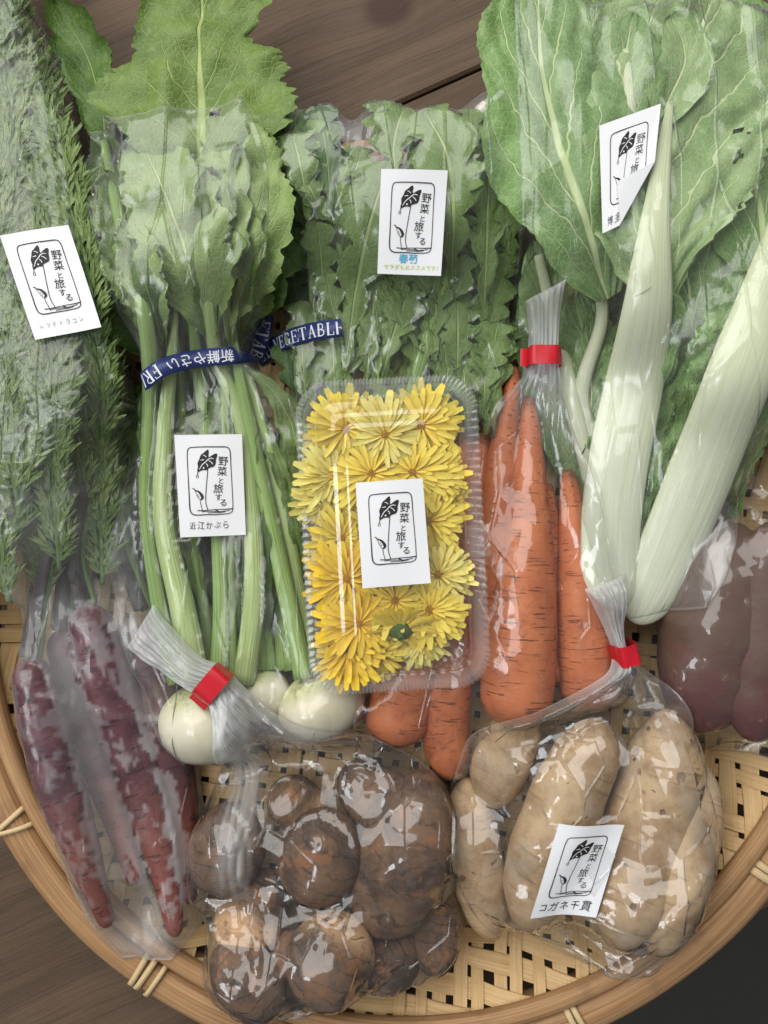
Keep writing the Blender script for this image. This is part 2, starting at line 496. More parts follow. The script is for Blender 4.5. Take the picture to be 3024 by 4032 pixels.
def mat_bamboo(name, a, b, dark, hoop=False):
    m, nt = new_mat(name)
    s, t = st_co(nt)       # s along (metres), t across 0..1
    v = nd(nt, 'ShaderNodeCombineXYZ', None, X=mth(nt, 'MULTIPLY', s, 9.0), Y=mth(nt, 'MULTIPLY', t, 30.0 if hoop else 9.0))
    f = noise_tex(nt, 1.0, v.outputs[0], 4, 0.65)
    v2 = nd(nt, 'ShaderNodeCombineXYZ', None, X=mth(nt, 'MULTIPLY', s, 35.0), Y=mth(nt, 'MULTIPLY', t, 3.0))
    g = noise_tex(nt, 1.0, v2.outputs[0], 4)
    c = mixc(nt, sstep(nt, f, 0.32, 0.68), a, b)
    c = mixc(nt, mth(nt, 'MULTIPLY', sstep(nt, g, 0.5, 0.75), 0.5), c, dark)
    co = geo_co(nt)
    sp = sstep(nt, noise_tex(nt, 260, co, 3, 0.6), 0.70, 0.76)
    c = mixc(nt, mth(nt, 'MULTIPLY', sp, 0.45), c, srgb(92, 66, 42))
    if hoop:
        # darker weathered lengths and fine dark cracks along the fibre
        v3 = nd(nt, 'ShaderNodeCombineXYZ', None, X=mth(nt, 'MULTIPLY', s, 4.0), Y=mth(nt, 'MULTIPLY', t, 60.0))
        cr = sstep(nt, noise_tex(nt, 1.0, v3.outputs[0], 4, 0.65), 0.56, 0.66)
        c = mixc(nt, mth(nt, 'MULTIPLY', cr, 0.45), c, srgb(96, 66, 40))
    finish(nt, c, 0.5, f, 0.0004, spec=0.35)
    return m

def mat_wood(name):
    m, nt = new_mat(name)
    s, t = st_co(nt)       # metres along and across the plank
    warp = noise_tex(nt, 1.0, nd(nt, 'ShaderNodeCombineXYZ', None, X=mth(nt, 'MULTIPLY', s, 5.0), Y=mth(nt, 'MULTIPLY', t, 12.0)).outputs[0], 3)
    # knot pulls the grain round itself
    kx = mth(nt, 'SUBTRACT', s, KNOT[0]); ky = mth(nt, 'SUBTRACT', t, KNOT[1])
    r = mth(nt, 'SQRT', mth(nt, 'ADD', mth(nt, 'MULTIPLY', mth(nt, 'MULTIPLY', kx, kx), 0.7), mth(nt, 'MULTIPLY', ky, ky)))
    pull = mth(nt, 'DIVIDE', 0.012, mth(nt, 'ADD', r, 0.02))
    tt = mth(nt, 'ADD', mth(nt, 'ADD', t, mth(nt, 'MULTIPLY', warp, 0.018)), mth(nt, 'MULTIPLY', pull, 0.03))
    v = nd(nt, 'ShaderNodeCombineXYZ', None, X=mth(nt, 'MULTIPLY', s, 9.0), Y=mth(nt, 'MULTIPLY', tt, 420.0))
    fine = noise_tex(nt, 1.0, v.outputs[0], 5, 0.7)
    v2 = nd(nt, 'ShaderNodeCombineXYZ', None, X=mth(nt, 'MULTIPLY', s, 3.0), Y=mth(nt, 'MULTIPLY', tt, 42.0))
    band = noise_tex(nt, 1.0, v2.outputs[0], 4, 0.6)
    c = mixc(nt, sstep(nt, band, 0.3, 0.7), srgb(108, 88, 70), srgb(86, 70, 55))
    c = mixc(nt, mth(nt, 'MULTIPLY', sstep(nt, fine, 0.46, 0.70), 0.5), c, srgb(60, 47, 38))
    c = mixc(nt, mth(nt, 'MULTIPLY', sstep(nt, noise_tex(nt, 14, geo_co(nt), 4), 0.42, 0.7), 0.35), c, srgb(108, 92, 78))
    stn = sstep(nt, noise_tex(nt, 140, geo_co(nt), 3), 0.70, 0.78)
    c = mixc(nt, mth(nt, 'MULTIPLY', stn, 0.5), c, srgb(48, 38, 32))
    kn = mth(nt, 'SUBTRACT', 1.0, sstep(nt, mth(nt, 'ADD', r, mth(nt, 'MULTIPLY', warp, 0.006)), 0.011, 0.021))
    c = mixc(nt, mth(nt, 'MULTIPLY', kn, 0.75), c, srgb(66, 42, 36))
    finish(nt, c, 0.62, fine, 0.0005, spec=0.25)
    return m

# ================================================================ the surface
PL_A = math.radians(24)
E1 = np.array([math.cos(PL_A), math.sin(PL_A)]); E2 = np.array([-math.sin(PL_A), math.cos(PL_A)])
_k = W(1530, 30, 0)[:2]
KNOT = (float(_k @ E1), float(_k @ E2))
M_WOOD = mat_wood('weathered_wood')
_m, _nt = new_mat('dark_floor')
_c = mixc(_nt, noise_tex(_nt, 6, geo_co(_nt), 5), srgb(58, 57, 52), srgb(72, 70, 64))
finish(_nt, _c, 0.6, noise_tex(_nt, 60, geo_co(_nt), 3), 0.002)
M_FLOOR = _m

def slab(name, s0, s1, t0, t1, z0, z1, m, parent, ch=0.002, so=0.0, to=0.0):
    def P(s, t, z):
        q = E1 * s + E2 * t
        return (q[0], q[1], z)
    V, st = [], []
    for (a, b, c, d, z) in ((s0, s1, t0, t1, z0), (s0, s1, t0, t1, z1 - ch), (s0 + ch, s1 - ch, t0 + ch, t1 - ch, z1)):
        for (s, t) in ((a, c), (b, c), (b, d), (a, d)):
            V.append(P(s, t, z)); st.append((s + so, t + to))
    F = [(3, 2, 1, 0)]
    for l in (0, 4):
        for i in range(4):
            j = (i + 1) % 4
            F.append((l + i, l + j, l + 4 + j, l + 4 + i))
    F.append((8, 9, 10, 11))
    return mesh(name, V, F, m, parent, False, st)

floor = struct(mesh('floor', [(-3, -3, -0.5), (3, -3, -0.5), (3, 3, -0.5), (-3, 3, -0.5)], [(0, 1, 2, 3)], M_FLOOR, None, False))
table = bpy.data.objects.new('tabletop', None)
table.location = (0, 0, -0.03)
COL.objects.link(table)
struct(table)
for i, (t0, t1) in enumerate(((0.2495, 0.56), (-0.051, 0.2475), (-0.352, -0.053))):
    slab('plank', -0.9, 0.9, t0, t1, -0.03, 0.0, M_WOOD, table, so=(0, 3.7, 8.1)[i], to=(0, 1.3, 2.9)[i])

# ================================================================ woven tray
M_STRIP = mat_bamboo('bamboo_strip', srgb(224, 190, 138), srgb(204, 166, 112), srgb(176, 134, 84))
M_HOOP = mat_bamboo('bamboo_hoop', srgb(190, 150, 106), srgb(158, 118, 80), srgb(122, 88, 60), True)
M_BIND = mat_bamboo('rattan_binding', srgb(230, 205, 160), srgb(214, 184, 134), srgb(196, 160, 110))
TC = W(1600, 2382, 0.04)
tray = thing('bamboo_tray', 'large round woven bamboo tray holding all the bagged vegetables', 'tray', (TC[0], TC[1], 0.0))

def tray_z(r):
    u = np.clip((r - 0.232) / 0.036, 0, 1)
    return 0.0125 + 0.026 * u * u * (3 - 2 * u)

TA = math.radians(-6.5)
A1 = np.array([math.cos(TA), math.sin(TA)]); A2 = np.array([-math.sin(TA), math.cos(TA)])
HP, VP = 0.0127, 0.0124
def weave_strip(kind, idx):
    per, width = (HP, 0.0086) if kind == 0 else (VP, 0.0078)
    other = VP if kind == 0 else HP
    rr = random.Random(idx * 31 + kind * 977)
    b = idx * per + rr.uniform(-0.0011, 0.0011)
    width *= rr.uniform(0.88, 1.12)
    skew = rr.uniform(-0.006, 0.006)
    half = 0.2655 ** 2 - b * b
    if half <= 0.0006:
        return
    half = math.sqrt(half)
    n = int(2 * half / (other / 4)) + 2
    a = np.linspace(-half, half, n)
    j = a / other
    j0 = np.floor(j).astype(int); f = j - j0
    def sgn(jj):
        return np.where(((idx + jj) % 4) < 2, 1.0, -1.0) * (1 if kind == 0 else -1)
    f = f * f * (3 - 2 * f)
    off = (sgn(j0) * (1 - f) + sgn(j0 + 1) * f) * 0.0011
    bb = b + skew * a
    V, st = [], []
    for w, dz in ((-0.5, -0.0005), (0.5, -0.0005), (0.5, 0.0005), (-0.5, 0.0005)):
        bx = bb + w * width
        if kind == 0:
            p = a[:, None] * A1 + bx[:, None] * A2
        else:
            p = bx[:, None] * A1 + a[:, None] * A2
        r = np.hypot(p[:, 0], p[:, 1])
        V.append(np.c_[p + TC[:2], tray_z(r) + off + dz])
        st.append(np.c_[a + idx * 0.7 + kind * 5, np.full(n, (w + 0.5) + idx * 3.1)])
    V = np.stack(V, 1).reshape(-1, 3); st = np.stack(st, 1).reshape(-1, 2)
    F = grid_faces(n, 4, True) + [(3, 2, 1, 0), (4 * n - 4, 4 * n - 3, 4 * n - 2, 4 * n - 1)]
    mesh('strip', V, F, M_STRIP, tray, False, st)
for kind in (0, 1):
    for idx in range(-21, 22):
        weave_strip(kind, idx)

def hoop(name, R, a, b, z, seed, m=None, segs=18, n=220):
    th = np.linspace(0, 2 * math.pi, n, endpoint=False)
    ph = np.linspace(0, 2 * math.pi, segs, endpoint=False)
    rad = R + 0.0008 * vnoise(3 * np.cos(th) + 9, 3 * np.sin(th), 0, seed)
    aa = a * (1 + 0.07 * vnoise(6 * np.cos(th), 6 * np.sin(th), 0, seed + 2))
    # squared-off half-round section with shallow splits running along it
    cp = np.sign(np.cos(ph)) * np.abs(np.cos(ph)) ** 0.8; sp = np.sign(np.sin(ph)) * np.abs(np.sin(ph)) ** 0.8
    split = 1 - 0.05 * np.abs(np.sin(ph * 4 + seed))
    rr = rad[:, None] + aa[:, None] * (cp * split)[None]
    zz = z + b * (sp * split)[None] * np.ones((n, 1))
    V = np.stack([TC[0] + rr * np.cos(th)[:, None], TC[1] + rr * np.sin(th)[:, None], zz], 2).reshape(-1, 3)
    st = np.stack([np.repeat(th * R, segs), np.tile(ph / (2 * math.pi), n)], 1)
    F = []
    for j in range(n):
        for i in range(segs):
            p, q = j * segs + i, j * segs + (i + 1) % segs
            r, s = ((j + 1) % n) * segs + (i + 1) % segs, ((j + 1) % n) * segs + i
            F.append((p, s, r, q))
    return mesh(name, V, F, m or M_HOOP, tray, True, st)
hoop('outer_hoop', 0.2815, 0.0112, 0.0095, 0.0375, 3)
hoop('inner_hoop', 0.2640, 0.0058, 0.0062, 0.0425, 11)
hoop('lower_hoop', 0.2700, 0.0060, 0.0070, 0.0230, 19)

def binding(deg, k, width, skew):
    th = math.radians(deg)
    n, segs = 34, 4
    ph = np.linspace(0, 2 * math.pi, n)
    V, st = [], []
    for w, o in ((-0.5, 0.0), (0.5, 0.0), (0.5, 0.0009), (-0.5, 0.0009)):
        c, s = np.cos(ph), np.sin(ph)
        c = np.sign(c) * np.abs(c) ** 0.8; s = np.sign(s) * np.abs(s) ** 0.8
        r = 0.2808 + (0.0126 + o) * c
        z = 0.0375 + (0.0104 + o) * s
        tang = w * width + k + skew * c
        V.append(np.stack([TC[0] + r * math.cos(th) - tang * math.sin(th), TC[1] + r * math.sin(th) + tang * math.cos(th), z], 1))
        st.append(np.c_[ph * 0.012 + deg, np.full(n, w + 0.5)])
    V = np.stack(V, 1).reshape(-1, 3); st = np.stack(st, 1).reshape(-1, 2)
    mesh('binding', V, grid_faces(n, segs, True), M_BIND, tray, True, st)
for deg, spec in ((209, ((-0.003, 0.0034, 0.003), (0.003, 0.0030, -0.003))), (235, ((-0.0065, 0.0036, 0.001), (-0.0015, 0.0036, 0.0), (0.006, 0.0030, 0.0))),
                  (292.5, ((-0.0035, 0.0036, 0.001), (0.0015, 0.0034, 0.002))), (323.5, ((-0.003, 0.0046, 0.001), (0.002, 0.0042, 0.001))),
                  (180, ((0, 0.004, 0), (0.005, 0.003, 0))), (0, ((0, 0.004, 0), (0.005, 0.003, 0))), (45, ((0, 0.004, 0),)), (90, ((0, 0.004, 0),)), (135, ((0, 0.004, 0),))):
    for k, w, sk in spec:
        binding(deg, k, w, sk)

# ================================================================ leaves
def leaf(spine, Wd, prof, m, parent, lobes=(0, 0), serr=(0, 0), ruffle=0.002, cup=0.0, nlat=9, slope=0.35, quilt=0.0006,
         holes=(), nu=22, nv=54, seed=0, name='leaf', fold_mid=0.0):
    C = resample(pxpath(spine), nv)
    t = np.linspace(0, 1, nv)
    T = np.gradient(C, axis=0); T /= np.linalg.norm(T, axis=1)[:, None]
    S = np.cross(T, (0, 0, 1.0)); S /= np.linalg.norm(S, axis=1)[:, None]
    prof = np.asarray(prof, float)
    q = resample(np.c_[prof, np.zeros(len(prof))], 200)
    w = Wd * np.interp(t, q[:, 0], np.maximum(q[:, 1], 0.004))
    s = np.linspace(-1, 1, nu)
    tt, ss = np.meshgrid(t, s, indexing='ij')
    side = np.sign(ss)
    ph = np.where(side > 0, 0.0, 0.4) + 0.1 * seed
    edge = np.ones_like(tt)
    if lobes[0]:
        lob = np.abs(np.sin(math.pi * (lobes[0] * tt + ph + 0.25 * np.sin(5 * tt + seed)))) ** 0.8
        lob = lob * (0.82 + 0.18 * np.abs(np.sin(math.pi * (lobes[0] * 3 * tt + seed))))
        edge *= 1 - lobes[1] * (1 - lob) * np.clip(np.abs(ss), 0, 1) * np.clip((0.97 - tt) / 0.12, 0, 1)
    if serr[0]:
        tooth = (serr[0] * tt * (1 + 0.12 * np.sin(9 * tt + seed)) + ph) % 1.0
        edge *= 1 - serr[1] * (0.35 + 1.0 * np.abs(vnoise(tt * serr[0] * 0.6, side * 7.7, 0, seed + 21))) * (1 - tooth) * (np.abs(ss) ** 6)
    edge *= 1 + 0.12 * vnoise(tt * 5, side * 3.3, seed, seed) + 0.05 * vnoise(tt * 17, side * 5.1, seed, seed + 2) * np.abs(ss) ** 3
    offs = ss * w[:, None] * edge
    V = C[:, None] + S[:, None] * offs[:, :, None]
    # lobes sweep forward a little
    V = V + T[:, None] * (np.abs(ss) * w[:, None] * (0.25 if lobes[0] else 0.05))[:, :, None]
    z = ruffle * (ss ** 2) * vnoise(tt * 7 + seed, ss * 1.5, 0, seed + 5) + 0.6 * ruffle * vnoise(V[:, :, 0] * 70, V[:, :, 1] * 70, 0, seed + 8)
    z += cup * ss ** 2 + fold_mid * np.abs(ss)
    z += quilt * np.abs(np.sin(math.pi * (nlat * tt - nlat * slope * np.abs(ss) ** 0.85))) * np.minimum(1, np.abs(ss) * 3)
    V[:, :, 2] += z
    F = grid_faces(nv, nu)
    if holes:
        keep = []
        for f in F:
            j, i = divmod(f[0], nu)
            a, b = t[j], s[i]
            if not any(((a - h[1]) / h[2]) ** 2 + ((b - h[0]) / h[3]) ** 2 < 1 for h in holes):
                keep.append(f)
        F = keep
    st = np.stack([ss, tt], 2).reshape(-1, 2)
    return mesh(name, V.reshape(-1, 3), F, m, parent, True, st)

def stalk(pts, R, m, parent, flat=0.8, name='stalk', cap0=0.0, cap1=0.0, n=36, segs=14, bump=0.0):
    V, F, st = tube(pxpath(pts), R, segs, n, flat, cap0, cap1, bump)
    return mesh(name, V, F, m, parent, True, st)

# ================================================================ print: letters, logo, stickers
INK = mat_plain('black_ink', (0.015, 0.015, 0.016, 1), 0.6)
FAINT = mat_plain('faint_pen', (0.20, 0.20, 0.22, 1), 0.6)
PEN = mat_plain('black_pen', (0.03, 0.03, 0.035, 1), 0.6)
BLUE_INK = mat_plain('blue_ink', srgb(84, 170, 206), 0.6)
GREEN_INK = mat_plain('green_ink', srgb(196, 216, 128), 0.6)
PAPER = mat_plain('white_paper', (0.84, 0.84, 0.85, 1), 0.55, 0.3, 0.02)

_font_cache = {}
def glyphs(text, offset=0.0):
    """outline mesh of a text in the built-in font: 2D points centred on its box, unit em"""
    key = (text, offset)
    if key not in _font_cache:
        c = bpy.data.curves.new('lettering', 'FONT')
        c.body = text; c.size = 1.0; c.offset = offset; c.resolution_u = 3
        o = bpy.data.objects.new('lettering', c)
        COL.objects.link(o)
        dg = bpy.context.evaluated_depsgraph_get(); dg.update()
        me = o.evaluated_get(dg).to_mesh()
        V = np.array([v.co[:2] for v in me.vertices], float).reshape(-1, 2)
        F = [tuple(p.vertices) for p in me.polygons]
        o.evaluated_get(dg).to_mesh_clear()
        bpy.data.objects.remove(o); bpy.data.curves.remove(c)
        if len(V):
            V = V - (V.max(0) + V.min(0)) / 2
        _font_cache[key] = (V, F)
    return _font_cache[key]

class Flat:
    """2D shapes in sticker coordinates (u right, v down, width = 1)"""
    def __init__(s): s.V, s.F = [], []
    def add(s, V, F):
        n = len(s.V); s.V += [tuple(v) for v in V]; s.F += [tuple(i + n for i in f) for f in F]
    def line(s, pts, w, closed=False, n=None):
        P = np.asarray(pts, float)
        if closed: P = np.vstack([P, P[:1]])
        if n: P = resample(np.c_[P, np.zeros(len(P))], n)[:, :2]
        w = np.broadcast_to(np.asarray(w, float), (len(P),)) if np.ndim(w) == 0 else np.interp(np.linspace(0, 1, len(P)), np.linspace(0, 1, len(w)), w)
        T = np.gradient(P, axis=0); T /= np.linalg.norm(T, axis=1)[:, None] + 1e-9
        N = np.c_[-T[:, 1], T[:, 0]]
        V = np.concatenate([P + N * w[:, None] / 2, P - N * w[:, None] / 2])
        m = len(P)
        s.add(V, [(i, i + 1, m + i + 1, m + i) for i in range(m - 1)])
    def poly(s, pts, n=None):
        P = np.asarray(pts, float)
        if n:
            P = resample(np.c_[np.vstack([P, P[:1]]), np.zeros(len(P) + 1)], n)[:-1, :2]
        s.add(P, [tuple(range(len(P)))])
    def text(s, txt, u, v, size, rot=0.0, off=0.0, sx=1.0, jit=0.0):
        V, F = glyphs(txt, off)
        if not len(V): return
        V = V.copy()
        if jit: V += jit * np.c_[vnoise(V[:, 0] * 2, V[:, 1] * 2, 0, 3), vnoise(V[:, 0] * 2, V[:, 1] * 2, 9, 4)]
        V = V * size * np.array([sx, 1])
        c, q = math.cos(rot), math.sin(rot)
        s.add(np.c_[u + V[:, 0] * c + V[:, 1] * q, v - (V[:, 1] * c - V[:, 0] * q)], F)

def _cv(pts):
    """points traced on the printed card -> card coordinates (u 0..1, v 0..1.57)"""
    A = np.array([[1270.0, 140.0], [-88.0, 1995.0]])
    q = np.linalg.solve(A, (np.asarray(pts, float) - np.array([0, 150.0])).T).T
    return q * np.array([1, 1.57])

LOGO, VEINS, CHARS = Flat(), Flat(), Flat()
LOGO.line(_cv([(300, 380), (450, 362), (650, 348), (850, 338), (1000, 335), (1045, 375), (1062, 450), (1080, 700), (1105, 1000), (1125, 1250), (1140, 1500), (1135, 1590),
               (1080, 1640), (950, 1660), (800, 1675), (600, 1685), (420, 1697), (350, 1665), (320, 1590), (305, 1400), (285, 1100), (265, 800), (250, 550), (255, 430), (275, 395)]),
          [0.013, 0.017, 0.011, 0.011, 0.014, 0.018, 0.012, 0.013], True, 90)
LOGO.poly(_cv([(640, 402), (657, 450), (650, 520), (662, 552), (720, 510), (780, 474), (815, 478), (812, 530), (795, 590), (792, 660), (765, 725), (700, 752), (655, 775), (640, 808),
               (560, 810), (505, 830), (460, 858), (445, 820), (458, 760), (448, 680), (480, 600), (505, 520), (560, 470), (610, 420)]), 60)
LOGO.line(_cv([(460, 850), (450, 900)]), 0.011)
LOGO.line(_cv([(450, 905), (470, 930), (462, 962), (435, 962), (428, 935)]), 0.008, True, 14)
LOGO.line(_cv([(645, 800), (632, 1000), (618, 1250), (620, 1450), (665, 1590)]), 0.011, n=16)
LOGO.line(_cv([(355, 1172), (400, 1195), (410, 1225)]), [0.006, 0.018, 0.01])
LOGO.line(_cv([(405, 1215), (480, 1240), (535, 1300), (555, 1360), (515, 1395)]), [0.012, 0.03, 0.045, 0.02], n=14)
LOGO.line(_cv([(412, 1225), (450, 1320), (500, 1395)]), 0.006)
LOGO.line(_cv([(470, 1285), (460, 1320)]), 0.006); LOGO.line(_cv([(495, 1320), (478, 1360)]), 0.006)
LOGO.line(_cv([(512, 1400), (525, 1480), (558, 1595)]), 0.009, n=8)
LOGO.line(_cv([(465, 1608), (560, 1606), (700, 1588), (850, 1572), (1000, 1562), (1140, 1545)]), [0.014, 0.012, 0.01, 0.012, 0.018], n=16)
LOGO.line(_cv([(545, 1630), (640, 1618), (760, 1612), (900, 1612), (1080, 1582)]), 0.010, n=14)
LOGO.line(_cv([(660, 1648), (780, 1636), (880, 1632), (1000, 1610)]), 0.011, n=10)
LOGO.line(_cv([(800, 1580), (850, 1600), (900, 1630)]), 0.016)
VEINS.line(_cv([(485, 805), (540, 705), (600, 650), (650, 595), (700, 570), (755, 580)]), [0.008, 0.012, 0.013, 0.013, 0.009], n=18)
VEINS.line(_cv([(550, 520), (585, 525), (615, 555)]), 0.010); VEINS.line(_cv([(500, 622), (570, 605)]), [0.006, 0.014])
VEINS.line(_cv([(660, 618), (700, 640), (740, 685)]), 0.011); VEINS.line(_cv([(610, 680), (640, 705), (642, 742)]), 0.011)
VEINS.poly(_cv([(567 + 16 * math.cos(a), 770 + 17 * math.sin(a)) for a in np.linspace(0, 6.28, 10)[:-1]]))
for ch, x, y, sz in (('野', 932, 618, 0.155), ('菜', 918, 818, 0.150), ('と', 903, 1005, 0.105), ('旅', 852, 1160, 0.155), ('す', 862, 1330, 0.115), ('る', 955, 1435, 0.125)):
    p = _cv([(x, y)])[0]
    CHARS.text(ch, p[0], p[1], sz, rot=math.radians(4), jit=0.02, off=0.004)

def make_sticker(parent, corners, extra=(), cut=None, lift=0.0003, bend=None, name='label_sticker', text_sub='printed_lettering'):
    """corners: four world points TL TR BR BL; extra: (Flat, material); cut: v0 -> the lower right corner is folded back"""
    TL, TR, BR, BL = (np.asarray(c, float) for c in corners)
    nrm = np.cross(TR - TL, BL - TL); nrm /= np.linalg.norm(nrm)
    if nrm[2] < 0: nrm = -nrm
    def at(uv, h=0.0):
        uv = np.asarray(uv, float); u, v = uv[:, :1], uv[:, 1:2] / 1.57
        p = TL * (1 - u) * (1 - v) + TR * u * (1 - v) + BR * u * v + BL * (1 - u) * v
        b = bend(u, v) if bend else 0.0011 * (0.5 + 0.5 * np.sin(4.2 * u + 2.5 * v + TL[0] * 60))
        return p + nrm * (h + b)
    nu, nv = 9, 13
    g = np.array([(u, v) for v in np.linspace(0, 1.57, nv) for u in np.linspace(0, 1, nu)])
    F = grid_faces(nv, nu)
    if cut:
        (u1, v1), (u2, v2) = cut             # fold line from the right edge to the bottom edge
        fl = Flat(); fl.poly([(0, 0), (1, 0), (u1, v1), (u2, v2), (0, 1.57)])
        g, F = np.array(fl.V), fl.F
    V = at(g, 0.0)
    n = len(V)
    V2 = np.vstack([V, V - nrm * 0.00015])
    st = mesh(name, V2, list(F) + [tuple(i + n for i in reversed(f)) for f in F], PAPER, parent, not cut)
    def clip(fl):
        if not cut: return fl
        (u1, v1), (u2, v2) = cut
        V = np.array(fl.V); keep = []
        for f in fl.F:
            c = V[list(f)]
            d = (u2 - u1) * (c[:, 1] - v1) - (v2 - v1) * (c[:, 0] - u1)
            if (d > 0.002).all():
                keep.append(f)
        r = Flat(); r.V, r.F = fl.V, keep
        return r
    for nm, fl, mm, h in (('printed_logo', LOGO, INK, lift), ('logo_veins', VEINS, PAPER, lift * 1.7), (text_sub, CHARS, INK, lift)):
        f2 = clip(fl)
        mesh(nm, at(np.array(f2.V), h), f2.F, mm, st, False)
    for fl, mm in extra:
        f2 = clip(fl)
        mesh(text_sub, at(np.array(f2.V), lift), f2.F, mm, st, False)
    if cut:
        (u1, v1), (u2, v2) = cut
        a = np.array([u1, v1]); d = np.array([u2 - u1, v2 - v1]); d /= np.linalg.norm(d)
        c = np.array([1.0, 1.57]) - a
        q = a + 2 * d * (c @ d) - c
        P = at(np.array([(u1, v1), (u2, v2), tuple(q), ((u1 + q[0]) / 2, (v1 + q[1]) / 2), ((u2 + q[0]) / 2, (v2 + q[1]) / 2)]))
        P[0] += nrm * 0.0004; P[1] += nrm * 0.0004; P[2] += nrm * 0.0022; P[3] += nrm * 0.0020; P[4] += nrm * 0.0020
        mesh('folded_corner', P, [(0, 1, 4, 3), (3, 4, 2)], PAPER, st, True)
    return st

def hand(txts, u0, v0, du, size, rot=0.0, slant=0.0, off=0.0, jit=0.05, flip=False):
    f = Flat()
    for k, ch in enumerate(txts):
        f.text(ch, u0 + du * k, v0 + slant * k, size * (0.9 + 0.2 * ((k * 37) % 10) / 10), rot=rot + 0.12 * math.sin(k * 2.3), off=off, jit=jit, sx=0.9)
    return f

# ================================================================ plastic bags
BUILT = []                       # everything that lies below the next thing
def relax(h, obs, it, pin=None, hp=None):
    for _ in range(it):
        p = np.pad(h, 1, mode='edge')
        a = 0.25 * (p[:-2, 1:-1] + p[2:, 1:-1] + p[1:-1, :-2] + p[1:-1, 2:])
        h = np.maximum(obs, a)
        if pin is not None:
            h[pin] = hp[pin]
    return h

RED = mat_plain('red_tape', srgb(206, 28, 44), 0.32, 0.5, 0.06)

